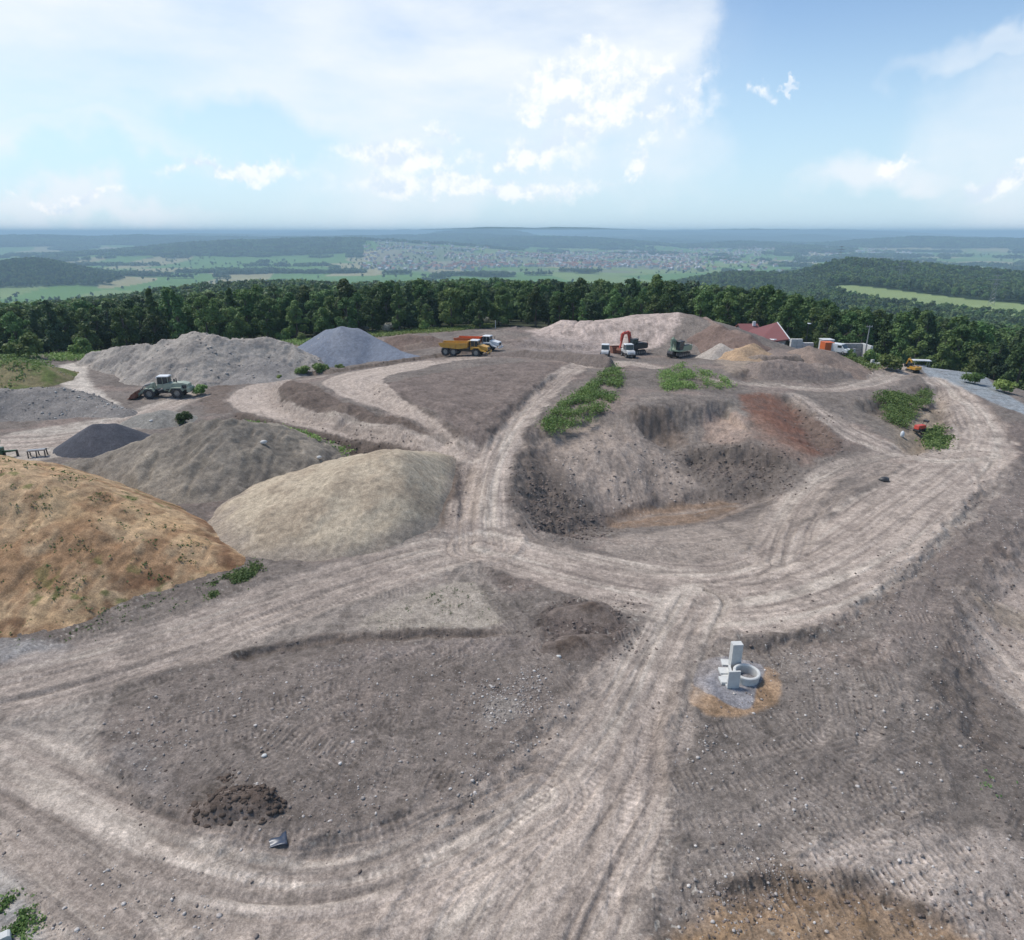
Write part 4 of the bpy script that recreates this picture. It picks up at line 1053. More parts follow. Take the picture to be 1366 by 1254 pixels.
# individual trees: rows behind the forest edge
cand = []
nrow = 6
for row in range(nrow):
    th = math.radians(-47)
    while th < math.radians(49):
        fr = float(np.interp(th, _fth, _fr)); r = fr + 3.5 + row*7.0 + rnd.uniform(-2.2, 2.2)
        cand.append((r*math.sin(th), r*math.cos(th), row)); th += rnd.uniform(5.6, 8.4)*(1 if row < 3 else 1.35)/r
LAB = {0:'round leafy forest tree in the dense green wood behind the site', 1:'light green round tree in the dense wood behind the site', 3:'tall narrow forest tree in the dense green wood behind the site', 5:'dark narrow forest tree in the wood behind the site', 6:'dark round forest tree in the wood behind the site'}
cand = cand[:296]
print('trees', len(cand))
for (x, y, row) in cand:
    px = float(farpx(np.array(x), np.array(y)))
    k = rnd.choice([0,0,1,2,2,3,4,4,5,6,7]); v = TV[k]
    hh = np.interp(px, [-100,150,330,480,600,660,760,900,1050,1200,1366,1500], [.93,.93,.90,.86,.80,.86,.80,.86,.90,.90,.88,.88])
    sc = hh*rnd.choice([rnd.uniform(.72,.9), rnd.uniform(.86,1.05), rnd.uniform(.95,1.18)])
    if row == 0: sc *= .9
    lab = LAB[3 if k == 3 else 5 if k == 5 else 6 if k == 6 else 1 if k in (1, 7) else 0]
    place_tree('tree', x, y, zsurf(x, y), v, sc, rnd.uniform(0, 6.28), lab, 'trees along the near edge of the wood')
# the wood behind, uncountable: instanced on points
def gn_scatter(name, label, P_, scales, protos, kindtag='forest'):
    me = bpy.data.meshes.new(name); me.vertices.add(len(P_)); me.vertices.foreach_set('co', np.asarray(P_, np.float32).ravel())
    a = me.attributes.new('sc', 'FLOAT', 'POINT'); a.data.foreach_set('value', np.asarray(scales, np.float32))
    a = me.attributes.new('rz', 'FLOAT', 'POINT'); a.data.foreach_set('value', (rng.random(len(P_))*6.28).astype(np.float32))
    a = me.attributes.new('ki', 'INT', 'POINT'); a.data.foreach_set('value', rng.integers(0, len(protos), len(P_)).astype(np.int32))
    o = link(name, me); tag(o, label, 'forest', kind='stuff')
    ng = bpy.data.node_groups.new(name+'_nodes', 'GeometryNodeTree')
    ng.interface.new_socket('Geometry', in_out='INPUT', socket_type='NodeSocketGeometry'); ng.interface.new_socket('Geometry', in_out='OUTPUT', socket_type='NodeSocketGeometry')
    N = ng.nodes; L = ng.links; gi = N.new('NodeGroupInput'); go = N.new('NodeGroupOutput')
    ip = N.new('GeometryNodeInstanceOnPoints'); L.new(gi.outputs[0], ip.inputs['Points'])
    g2i = N.new('GeometryNodeGeometryToInstance')
    for pm in reversed(protos):
        oi = N.new('GeometryNodeObjectInfo'); oi.inputs['Object'].default_value = pm; oi.transform_space = 'ORIGINAL'; L.new(oi.outputs['Geometry'], g2i.inputs[0])
    L.new(g2i.outputs[0], ip.inputs['Instance']); ip.inputs['Pick Instance'].default_value = True
    def attr(nm, ty):
        n = N.new('GeometryNodeInputNamedAttribute'); n.data_type = ty; n.inputs['Name'].default_value = nm
        return [q for q in n.outputs if q.enabled][0]
    L.new(attr('ki', 'INT'), ip.inputs['Instance Index']); L.new(attr('sc', 'FLOAT'), ip.inputs['Scale'])
    cx = N.new('ShaderNodeCombineXYZ'); L.new(attr('rz', 'FLOAT'), cx.inputs[2]); L.new(cx.outputs[0], ip.inputs['Rotation'])
    L.new(ip.outputs[0], go.inputs[0])
    m = o.modifiers.new('scatter', 'NODES'); m.node_group = ng
    return o
def joined(v):  # crown + trunk in one mesh, used only as the source of instances: a tree of the wood itself
    a, b = v
    va = np.empty(len(a.vertices)*3, np.float32); a.vertices.foreach_get('co', va); va = va.reshape(-1,3)
    return va
PROTO = {}
def proto_obj(i, v, x, y):
    """a real tree of the wood whose crown mesh is also the source of the instances"""
    t = link('forest_tree_source', v[0]); return t
def low_tree(seed, mat, n=420, h=13, w=5.2, leaf=1.35):
    g = random.Random(seed); C_, Rr = [], []
    for i in range(8):
        t = g.random(); a = g.uniform(0, 6.28); rr = w*.6*g.random()
        C_.append((rr*math.cos(a), rr*math.sin(a), h*(.35+.5*t))); Rr.append(w*g.uniform(.3,.5))
    V, F = leaf_cloud(n, C_, Rr, leaf, seed); return np_mesh('far_crown', V, F, [mat], False)
def far_group(seed, mat, k=9, spread=34, n=60):
    g = random.Random(seed); C_, Rr = [], []
    for i in range(k):
        C_.append((g.uniform(-spread/2, spread/2), g.uniform(-spread/2, spread/2), g.uniform(4, 8))); Rr.append(g.uniform(5, 7.5))
    V, F = leaf_cloud(k*n, C_, Rr, 3.6, seed); return np_mesh('far_crowns', V, F, [mat], False)
src = []
def source(me, nm):
    # stands below the terrain far inside the hill: only its shape is used by the instances
    o = link(nm, me, loc=(0, 420, -60)); o.scale = (.01,)*3; tag(o, 'green tree crowns of the wood', 'forest', kind='stuff'); return o
near_src = [source(TV[k][0], 'wood_crown') for k in (0,2,4,6,7,1)]
low_src = [source(low_tree(30+k, (LEAF3, LEAF, LEAFB)[k % 3]), 'wood_crown') for k in range(6)]
grp_src = [source(far_group(50+k, LEAF3 if k % 3 == 1 else LEAF), 'wood_crowns') for k in range(4)]
def grid_pts(r0, r1, sp, amin=-50, amax=52, keep=None):
    out = []; r = r0
    while r < r1:
        n = int((math.radians(amax-amin))*r/sp)
        th = np.radians(amin)+np.arange(n)*sp/r+(rng.random(n)-.5)*sp*.8/r; rr = r+(rng.random(n)-.5)*sp*.9
        out.append(np.column_stack([rr*np.sin(th), rr*np.cos(th)])); r += sp*.87
    return np.vstack(out)
q = grid_pts(130, 330, 6.6); fr = foot_r(q[:,0], q[:,1]); rr = np.hypot(q[:,0], q[:,1]); last = max(c[2] for c in cand)
q = q[(rr > fr+3.5+7.0*(nrow-.3))]
q = q[~is_field_right(q[:,0], q[:,1], 3)]
gn_scatter('forest', 'dense green wood behind the first rows of trees', np.column_stack([q, H0(q[:,0], q[:,1])-.8]), .84*(.74+.5*rng.random(len(q))), near_src)
q = grid_pts(328, 1500, 9.0); q = q[(forest_far(q[:,0], q[:,1]) > .5) & ~is_field_right(q[:,0], q[:,1], 5)]
gn_scatter('forest', 'green canopy of the wood falling away into the valley', np.column_stack([q, H0(q[:,0], q[:,1])-1]), .8+.5*rng.random(len(q)), low_src)
q = grid_pts(1480, 3300, 13.0); q = q[(forest_far(q[:,0], q[:,1]) > .5)]
gn_scatter('forest', 'wooded hills on the near side of the valley', np.column_stack([q, H0(q[:,0], q[:,1])-1]), 1.0+.6*rng.random(len(q)), low_src)
q = grid_pts(3200, 11000, 48.0); q = q[(forest_far(q[:,0], q[:,1]) > .5)]
gn_scatter('forest', 'bluish wooded ridges across the far side of the valley', np.column_stack([q, H0(q[:,0], q[:,1])-2]), (1.1+.5*rng.random(len(q)))*np.interp(np.hypot(q[:,0],q[:,1]), [3200,11000], [1,1.6]), grp_src)
# hedgerow trees in the valley fields
q = grid_pts(1500, 6200, 75.0, -46, 46); hn = fbm(q[:,0]/260, q[:,1]/160, 3, 53)
q = q[(forest_far(q[:,0], q[:,1]) < .5) & (hn > .60)]
gn_scatter('hedgerows', 'scattered trees and hedges between the valley fields', np.column_stack([q, H0(q[:,0], q[:,1])-1]), .8+.9*rng.random(len(q)), low_src)

# bushes one can tell apart
BV = [tree_variant(61, 2.6, 2.0, 1300, LEAF2, 'bush', .30), tree_variant(62, 3.4, 2.4, 1600, LEAF2, 'bush', .32), tree_variant(63, 3.0, 2.3, 1500, LEAF, 'bush', .32), tree_variant(64, 3.2, 2.4, 1500, BLOSSOM, 'bush', .34)]
BUSH = [ # px, py of foot, variant, width px, label
 (247,566,2,30,'dark green bush at the near side of the pale yard below the wheel loader'),
 (268,526,0,26,'pale green bush right behind the green wheel loader'),
 (406,500,0,24,'left one of the two green bushes on the bank before the blue grey heap'),
 (426,498,0,26,'right one of the two green bushes on the bank before the blue grey heap'),
 (372,506,0,12,'small lone green bush on the bank below the rubble heap'),
 (453,494,0,16,'small green bush at the foot of the blue grey heap'),
 (40,478,1,58,'big light green bush before the forest at the left edge'),
 (112,474,1,40,'flat light green bush between the grassy mound and the rubble heap'),
 (380,455,1,26,'light green bush before the forest between rubble heap and blue grey heap'),
 (402,455,1,18,'low green bush left of the blue grey heap top'),
 (486,443,3,16,'small white flowering bush above the blue grey heap'),
 (520,444,3,24,'white flowering bush at the forest edge, second from left'),
 (566,441,1,22,'grey green round bush at the forest edge behind the brown soil heap'),
 (625,434,3,20,'left one of two white flowering bushes behind the dump trucks'),
 (645,433,3,22,'right one of two white flowering bushes behind the dump trucks'),
 (540,440,2,30,'round dark green bush at the forest edge'),
 (600,436,2,46,'wide green bush at the forest edge left of the white flowering pair'),
 (682,429,2,60,'large dark green bush at the forest edge right of the white flowering pair'),
 (728,424,2,56,'large green bush at the left end of the cut slope'),
 (787,420,1,34,'bright green bush above the cut slope beside the dark post'),
 (1160,484,1,30,'big bright green bush at the foot of the tall wooden pole'),
 (1134,478,1,20,'green bush left of the tall wooden pole'),
 (1187,494,0,44,'light green bush on the yard left of the small yellow excavator'),
 (1300,512,0,30,'green bush on the verge beyond the blue grey track'),
 (1340,524,0,34,'green bush on the verge at the right edge of the photo'),
]
for (px, py, k, wpx, lab) in BUSH:
    x, y, z = ground(px, py)
    dist = math.hypot(y, CAM_H-z)
    base = [4.2,5.0,4.8,5.0][k]; sc = wpx*dist/FPX/base
    t = empty('bush', (x, y, z), rnd.uniform(0,6.28), label=lab, cat='bush'); t.scale = (sc, sc, min(sc*1.05, sc*.8+.25))
    link('leaves', BV[k][0], t); link('stem', BV[k][1], t)
# low weeds: uncountable ground cover
def weeds(name, label, polys, ns, mat, size, hgt, thr=.45, fx=1.2):
    Q = surf_many(polys, ns); jit = .6*min(1.0, size*4); Q = Q+rng.normal(size=Q.shape)*jit
    n1 = fbm(Q[:,0]/fx, Q[:,1]/fx, 3, 88); Q = Q[rng.random(len(Q)) < sstep(thr-.05, thr+.13, n1)]
    z = HC(Q[:,0], Q[:,1]); n = len(Q)
    k = 3; Q = np.repeat(Q, k, 0); z = np.repeat(z, k); n *= k
    c = np.column_stack([Q+rng.normal(size=(n,2))*size*.8, z+hgt*rng.random(n)])
    nrm = rng.normal(size=(n,3))*.7+np.array([0,-.2,.7]); nrm /= np.linalg.norm(nrm,axis=1)[:,None]
    a = np.cross(nrm, rng.normal(size=(n,3))); a /= np.linalg.norm(a,axis=1)[:,None]; b = np.cross(nrm, a)
    s = size*(.5+rng.random(n))[:,None]
    V = np.stack([c-a*s*.7, c-b*s*.4, c+a*s*.7, c+b*s*.4], 1).reshape(-1,3)
    me = np_mesh(name, V, np.arange(len(V)).reshape(-1,4), [mat], False)
    return tag(link(name, me), label, 'weeds', kind='stuff')
weeds('weeds', 'bright green weeds on the slope beside the main haul road', [[(722,560),(745,545),(800,505),(822,490),(830,510),(815,550),(790,562),(748,578),(725,580)]], [9000], LEAF2, .16, .9, .44, 1.8)
weeds('weeds', 'green weeds along the bank below the green excavator', [[(880,500),(910,488),(960,505),(980,517),(950,522),(915,520),(885,525)]], [5200], LEAF2, .16, .8, .44, 1.8)
weeds('weeds', 'dense green weeds on the bank above the sunken trench', [[(1168,530),(1200,525),(1215,535),(1235,520),(1242,535),(1220,550),(1205,572),(1180,560)]], [6500], LEAF2, .17, .8, .40, 1.8)
weeds('weeds', 'small green weed patch beside the trench at the haul road', [[(1240,580),(1255,570),(1258,590),(1245,602)]], [900], LEAF2, .25, .4, .3, 2.0)
weeds('weeds', 'weeds on the bank between lower haul road and beige mound', [[(330,562),(380,575),(420,590),(470,600),(450,610),(380,595),(330,575)]], [1500], LEAF2, .22, .4, .5, 1.5)
weeds('weeds', 'weeds and grass on the grassy mound at the left edge', [[(-60,470),(20,474),(64,486),(70,500),(20,520),(-60,520)]], [5200], LEAF2, .30, .45, .34, 2.5)
weeds('weeds', 'green verge beyond the blue grey track at the right', [[(1262,496),(1300,500),(1366,524),(1440,556),(1440,545),(1366,514),(1300,494)]], [5200], LEAF2, .34, .7, .3, 3.0)
weeds('weeds', 'grass on the bank near the orange container', [[(1085,470),(1130,476),(1175,484),(1165,498),(1140,484),(1095,476)]], [2200], LEAF2, .28, .5, .36, 2.0)
weeds('weeds', 'tiny weeds on the pale triangular patch', [[(485,840),(560,800),(632,765),(660,825),(560,836)]], [1500], LEAF, .06, .08, .60, .5)
weeds('weeds', 'weeds at the bottom left corner', [[(-20,1205),(20,1200),(45,1230),(50,1270),(-20,1280)]], [1500], LEAF2, .09, .16, .45, .6)
weeds('weeds', 'weeds at the foot of the sandy mound', [[(270,788),(340,750),(352,768),(330,790),(285,800)]], [1600], LEAF, .13, .2, .46, 1.2)
weeds('weeds', 'sparse weeds dotted over the sandy mound', [[(-20,860),(-20,700),(100,690),(280,740),(320,770),(180,840),(90,862)]], [3600], LEAF, .11, .14, .60, .8)
weeds('weeds', 'grass strip in front of the forest behind the blue grey heap', [[(470,446),(520,442),(600,437),(660,433),(660,436),(580,444),(500,450)]], [3200], LEAF2, .3, .5, .3, 3)
weeds('weeds', 'grass strip along the forest at the left', [[(60,474),(140,470),(140,478),(70,482)],[(360,456),(430,452),(430,460),(370,462)]], [900,700], LEAF2, .3, .6, .3, 3)
weeds('weeds', 'sparse green weeds on the right slope', [[(1310,1030),(1366,1050),(1366,1075),(1320,1060)]], [700], LEAF, .07, .08, .52, .8)
def px_at(px, Y, z):
    zc = Y*CP+(CAM_H-z)*SP; return (px-CX)/FPX*zc
def zrow(py, Y): # height seen at photo row py at distance Y
    b = -(py-CY)/FPX; return CAM_H + Y*(-SP+b*CP)/(CP+b*SP)
# ------------------------------------------------------------------ machines
def wheel(parent, x, y, z, r, w, label=None, tyre=None, hub=None):
    """a wheel on an axle along y; tyre with lugs, dished hub"""
    mb = MB(); n = 20
    Mx = Matrix.Translation((x, y, z)) @ Matrix.Rotation(math.pi/2, 4, 'X')
    mb.lathe([(r*.56,-w/2*.9),(r*.8,-w/2),(r*.97,-w/2*.8),(r,-w/4),(r,w/4),(r*.97,w/2*.8),(r*.8,w/2),(r*.56,w/2*.9),(r*.5,0),(r*.56,-w/2*.9)], n, Mx)
    for i in range(16):
        t = i*2*math.pi/16
        for sg in (-1, 1):
            mb.box((x+r*math.cos(t), y+sg*w*.22, z+r*math.sin(t)), (.09, w*.42, .14), rot=(0, -t, 0))
    wh = mb.build('wheel', M['rubber'], parent)
    hb = MB(); hb.lathe([(0,-w*.30),(r*.2,-w*.34),(r*.26,-w*.2),(r*.5,-w*.16),(r*.57,-w*.42),(r*.57,w*.42),(r*.5,w*.16),(r*.26,w*.2),(r*.2,w*.34),(0,w*.30)], n, Mx)
    hb.build('rim', M['hub'], wh)
    return wh
def cab(parent, x0, x1, wdt, z0, z1, mat, roofmat, y=0, rake=.12, post=.07):
    """cab: lower body, four posts, roof, dark glass set inside"""
    zs = z0+(z1-z0)*.36
    b = MB(); b.prism([(x0,z0),(x1,z0),(x1-.02,zs),(x0,zs)], y-wdt/2, y+wdt/2)
    for (xa, xb) in ((x0+post/2, x0+post/2+.05), (x1-post/2, x1-rake-post/2), ((x0+x1)/2, (x0+x1)/2)):
        for sg in (-1, 1): b.cyl((xa, y+sg*(wdt/2-post/2), zs), (xb, y+sg*(wdt/2-post/2-.03), z1), post/2, post/2, 6)
    c = b.build('cab', mat, parent)
    g = MB(); g.prism([(x0+.05,zs),(x1-.05,zs),(x1-rake-.06,z1-.02),(x0+.09,z1-.02)], y-wdt/2+.05, y+wdt/2-.05); g.build('cab_glass', M['glass'], c)
    r = MB(); r.box(((x0+x1-rake)/2, y, z1+.07), (x1-x0-rake+.22, wdt+.1, .15), top=(.9,.88)); r.build('roof', roofmat, c, bevel=.03)
    return c
def hauler(loc, rz, label, bodymat, cabmat, group=None):
    t = empty('articulated_dump_truck', loc, rz, label=label, cat='dump truck'); t.scale = (.94,)*3
    # x forward; tractor unit front, six wheels
    f = MB(); f.box((-2.0,0,1.15),(6.2,.9,.5)); f.box((2.6,0,1.15),(3.0,1.1,.5)); f.cyl((.9,-.3,1.2),(.9,.3,1.2),.35,n=12); f.box((-3.2,0,1.05),(2.6,1.5,.35))
    f.build('chassis', M['black'], t, bevel=.03)
    d = MB()  # dump body: open tub with sloped tail and headboard
    prof = [(-5.3,2.25),(-4.9,1.75),(-1.2,1.5),(.5,1.75),(.7,2.72),(-5.35,2.55)]
    for sg in (-1, 1): d.prism(prof, sg*1.45-.05, sg*1.45+.05)
    d.prism([(-5.3,2.35),(-4.9,1.75),(-1.2,1.5),(.5,1.75),(.5,1.87),(-1.2,1.62),(-4.85,1.87),(-5.2,2.42)], -1.45, 1.45)
    d.prism([(.5,1.75),(.75,2.9),(.87,2.9),(.62,1.75)], -1.5, 1.5)
    for sg in (-1, 1):
        d.box((-2.3, sg*1.53, 2.62), (6.0,.14,.14), rot=(0,-.028,0)); 
        for xx in (-4.2,-3.0,-1.8,-.6,.3): d.box((xx, sg*1.53, 2.12), (.14,.1,.85))
    d.prism([(.6,3.0),(1.35,3.12),(1.35,3.2),(.6,3.1)], -1.3, 1.3)
    d.build('dump_body', bodymat, t)
    h = MB(); h.prism([(2.7,1.35),(4.75,1.25),(4.85,1.6),(4.7,2.0),(3.0,2.38),(2.7,2.4)], -.95, .95); h.build('bonnet', cabmat, t, bevel=.06)
    g = MB(); g.box((4.84,0,1.62),(.05,1.2,.5)); g.build('grille', M['black'], t)
    for sg in (-1, 1):
        q = MB(); q.box((4.80, sg*.78, 1.62),(.08,.22,.18)); q.build('headlight', M['lampglass'], t, bevel=.02)
        q = MB(); q.prism([(1.5,1.5),(1.75,2.0),(3.1,2.0),(3.7,1.5),(4.6,1.2),(4.6,1.05),(3.55,1.3),(3.0,1.82),(1.9,1.82),(1.6,1.45)], sg*1.45-.22, sg*1.45+.22); q.build('mudguard', cabmat, t)
        q = MB(); q.tube([(2.9,sg*1.0,2.9),(3.0,sg*1.5,2.85),(3.0,sg*1.5,2.4)], .03, 6); q.box((3.0,sg*1.52,2.6),(.08,.22,.4)); q.build('mirror', M['black'], t)
    cab(t, 1.15, 2.85, 1.75, 1.35, 3.15, cabmat, M['white'])
    q = MB(); q.cyl((1.0,-.7,1.9),(1.0,-.7,3.3),.08,n=10); q.build('exhaust', M['black'], t)
    q = MB(); q.box((4.95,0,.95),(.2,2.7,.35)); q.build('bumper', cabmat if cabmat is not M['yellow'] else M['yellow'], t, bevel=.05)
    for xx in (-4.0,-2.3,2.45):
        for sg in (-1, 1): wheel(t, xx, sg*1.18, .86, .86, .6)
    return t
x, y, z = ground(622, 474.5)
hauler((x, y, z+.02), R_(-14), 'yellow articulated dump truck parked in front of the white cabbed one', M['yellow'], M['yellow'])
x2, y2, z2 = ground(639, 468.5)
hauler((x2, y2+1.2, H0(x2, y2+1.2)+.02), R_(-20), 'white cabbed articulated dump truck half hidden behind the yellow one', M['orange'], M['white'])
# wheel loader, bucket to the left in the photo
def loader(loc, rz):
    t = empty('wheel_loader', loc, rz, label='pale green wheel loader with rusty bucket on the pale yard', cat='wheel loader')
    b = MB(); b.prism([(-4.2,1.25),(-.3,1.15),(-.3,2.15),(-.9,2.35),(-3.3,2.4),(-4.15,2.15)], -.85, .85); b.build('engine_hood', M['green'], t, bevel=.08)
    q = MB(); q.box((-4.15,0,1.25),(.5,2.2,.75)); q.build('counterweight', M['green'], t, bevel=.1)
    q = MB(); q.box((-3.55,.87,1.75),(.7,.04,.55)); q.box((-3.55,-.87,1.75),(.7,.04,.55)); q.build('side_grille', M['black'], t)
    q = MB(); q.box((-1.6,0,.95),(4.6,1.0,.5)); q.box((1.6,0,1.0),(1.9,1.0,.7)); q.cyl((-.2,0,.7),(-.2,0,1.7),.25); q.build('chassis', M['black'], t, bevel=.04)
    cab(t, -1.2, .55, 1.5, 1.6, 3.35, M['green'], M['white'])
    for sg in (-1, 1):
        q = MB(); q.prism([(-3.5,1.2),(-3.2,1.75),(-1.7,1.8),(-1.25,1.1),(-1.35,1.05),(-1.8,1.65),(-3.1,1.6),(-3.4,1.15)], sg*1.15-.3, sg*1.15+.3); q.build('mudguard', M['green'], t)
        q = MB(); q.prism([(.9,1.2),(1.2,1.68),(2.3,1.68),(2.55,1.4),(2.5,1.35),(2.2,1.58),(1.25,1.58),(1.0,1.15)], sg*1.15-.28, sg*1.15+.28); q.build('mudguard', M['green'], t)
        q = MB(); q.prism([(1.3,1.75),(1.2,2.15),(2.4,1.75),(3.6,.85),(3.95,.35),(3.7,.25),(3.3,.7),(2.3,1.4)], sg*.62-.09, sg*.62+.09); q.build('lift_arm', M['green'], t)
        q = MB(); q.box((-1.25, sg*.95, 1.4),(.9,.25,.12)); q.box((-.2,sg*.95,.9),(.5,.3,.08)); q.box((-.2,sg*.95,1.3),(.5,.3,.08)); q.build('step', M['black'], t)
    q = MB(); q.cyl((1.4,0,2.3),(2.7,0,1.95),.11); q.cyl((2.7,0,1.95),(3.7,0,1.0),.07); q.box((2.2,0,1.95),(.9,.25,.3),rot=(0,.25,0)); q.build('tilt_cylinder', M['steel'], t)
    q = MB(); q.prism([(1.0,1.3),(1.35,2.35),(1.6,2.35),(2.1,1.3)], -.5, .5); q.build('arm_tower', M['green'], t)
    # bucket: curved shell with side plates
    prof = [(3.75,1.25),(3.6,.9),(3.65,.45),(3.95,.12),(5.1,.05),(5.1,.10),(4.0,.2),(3.75,.5),(3.72,.9),(3.83,1.22)]
    q = MB(); q.prism(prof, -1.45, 1.45)
    for sg in (-1, 1): q.prism([(3.75,1.25),(3.6,.9),(3.65,.45),(3.95,.12),(5.0,.08),(4.5,.75)], sg*1.42-.03, sg*1.42+.03)
    for i in range(8): q.box((5.12,-1.3+i*.37,.07),(.25,.1,.06))
    q.build('bucket', M['rust'], t)
    q = MB(); q.cyl((-2.3,.3,2.35),(-2.3,.3,3.05),.1,n=10); q.build('exhaust', M['black'], t)
    q = MB(); q.cyl((-1.7,-.45,2.35),(-1.7,-.45,2.8),.14,n=10); q.build('air_filter', M['black'], t)
    for sg in (-1, 1):
        q = MB(); q.box((.5,sg*.72,3.25),(.12,.2,.14)); q.build('work_light', M['lampglass'], t)
    for xx, in ((-2.45,),(1.75,)):
        for sg in (-1, 1): wheel(t, xx, sg*1.15, .84, .84, .62)
    return t
x, y, z = ground(221, 529)
loader((x, y-.3, z+.02), R_(180+6))
def crawler(parent, L, W_, h, tw, col='black'):
    for sg in (-1, 1):
        y0 = sg*(W_/2-tw/2)
        prof = [(-L/2+h*.4,0),(L/2-h*.4,0),(L/2-.05,h*.35),(L/2,h*.55),(L/2-h*.25,h*.95),(-L/2+h*.25,h*.95),(-L/2,h*.55),(-L/2+.05,h*.35)]
        q = MB(); q.prism(prof, y0-tw/2, y0+tw/2)
        for i in range(int(L/.22)):
            q.box((-L/2+.2+i*.22, y0, h*.97), (.07, tw, .06)); q.box((-L/2+.2+i*.22, y0, 0), (.07, tw, .05))
        tr = q.build('crawler_track', M[col], parent)
        q = MB()
        for i in range(6): q.cyl((-L/2+.5+i*(L-1)/5, y0-tw/2-.02, h*.45), (-L/2+.5+i*(L-1)/5, y0+tw/2+.02, h*.45), h*.26, n=10)
        q.build('roller', M['steel'], tr)
def limb(a, b, wa, wb, th, y=0):
    """a box-section arm from a to b in the x,z plane"""
    ax, az = a; bx, bz = b; l = math.hypot(bx-ax, bz-az); nx, nz = -(bz-az)/l, (bx-ax)/l
    return [(ax+nx*wa, az+nz*wa), (bx+nx*wb, bz+nz*wb), (bx-nx*wb, bz-nz*wb), (ax-nx*wa, az-nz*wa)], y-th/2, y+th/2
def excavator(loc, rz, label, col, boomcol, s, pts_, bucketcol='rust', upper='red', cabcol='black', tail=None):
    t = empty('excavator', loc, rz, label=label, cat='excavator'); t.scale = (s, s, s)
    crawler(t, 4.0, 2.7, .85, .6)
    u = empty('upper_carriage', (0,0,0)); u.parent = t
    COL.objects.unlink(u); bpy.data.objects.remove(u)
    q = MB(); q.cyl((0,0,.7),(0,0,1.05),.7,n=20); q.build('turntable', M['black'], t)
    q = MB(); q.prism([(-2.5,1.25),(-2.2,1.05),(1.6,1.05),(1.6,1.4),(.5,1.45),(.3,2.1),(-2.3,2.15),(-2.55,1.8)], -1.3, 1.3); q.build('upper_body', M[upper], t, bevel=.06)
    q = MB(); q.box((-2.3,0,1.6),(.6,2.55,1.0)); q.build('counterweight', M[tail or upper], t, bevel=.12)
    q = MB(); q.box((-.8,.9,2.2),(1.6,.7,.12)); q.box((-1.4,-.5,2.2),(.8,.6,.15)); q.build('engine_cover', M['black'], t, bevel=.03)
    cab(t, .1, 1.55, .95, 1.3, 2.95, M[cabcol], M[cabcol], y=.78)
    a, b, c, d = pts_   # boom foot, knee, stick top, bucket pivot
    q = MB(); q.prism(*limb(a, b, .16, .30, .42)); q.prism(*limb(b, c, .30, .15, .42)); q.build('boom', M[boomcol], t)
    q = MB(); q.prism(*limb((c[0]-.45, c[1]+.35), d, .10, .12, .30)); q.prism(*limb(c, ((c[0]+d[0])/2, (c[1]+d[1])/2), .26, .14, .30)); q.build('stick', M[boomcol], t)
    q = MB()
    for sg in (-1, 1): q.cyl((a[0]+.4, sg*.3, a[1]-.15), ((b[0]*.8+a[0]*.2), sg*.3, (b[1]*.8+a[1]*.2)-.2), .07, n=8)
    q.cyl(((b[0]+c[0])/2, 0, (b[1]+c[1])/2+.38), (c[0]-.45, 0, c[1]+.36), .07, n=8); q.build('hydraulic_cylinder', M['steel'], t)
    q = MB(); x0, z0 = d
    prof = [(x0+.15,z0+.1),(x0+.35,z0-.35),(x0+.1,z0-.85),(x0-.45,z0-1.0),(x0-.85,z0-.8),(x0-.80,z0-.72),(x0-.40,z0-.88),(x0+.02,z0-.75),(x0+.22,z0-.33),(x0,z0+.08)]
    q.prism(prof, -.6, .6)
    for sg in (-1, 1): q.prism([(x0+.1,z0+.1),(x0+.3,z0-.35),(x0+.1,z0-.8),(x0-.45,z0-.95),(x0-.8,z0-.75),(x0-.25,z0-.2)], sg*.58-.02, sg*.58+.02)
    for i in range(5): q.box((x0-.9, -.5+i*.25, z0-.74), (.2,.09,.06))
    q.build('bucket', M[bucketcol], t)
    q = MB()
    for sg in (-1, 1): q.tube([(-2.3,sg*1.2,2.15),(-2.3,sg*1.2,2.75),(.2,sg*1.2,2.75),(.2,sg*1.2,2.15)] if sg < 0 else [(-2.3,1.2,2.15),(-2.3,1.2,2.6),(-.3,1.2,2.6)], .03, 6)
    q.build('handrail', M['black'], t)
    return t
x, y, z = ground(845, 472)
excavator((x, y, z), R_(180+34), 'red tracked excavator with folded boom working at the foot of the cut slope', 'red', 'red', 1.0,
          [(.6,1.5),(1.6,4.3),(3.2,4.1),(3.7,1.4)], 'rust', 'black', 'black', 'red')
x, y, z = ground(905, 475); z = heap_z(x, y)
t = excavator((x, y, z), R_(180+42), 'pale green tracked excavator with white rear standing above the weedy bank', 'green', 'mgreen', .98,
          [(.7,1.5),(1.7,3.2),(2.5,3.5),(2.7,1.2)], 'black', 'mgreen', 'black', 'white')
x, y, z = ground(1217, 496)
excavator((x, y, z), R_(100), 'small yellow excavator at the end of the grey road by the blue grey track', 'yellow', 'yellow', .52,
          [(.6,1.5),(1.3,3.7),(2.6,4.3),(3.6,2.2)], 'black', 'yellow', 'black')
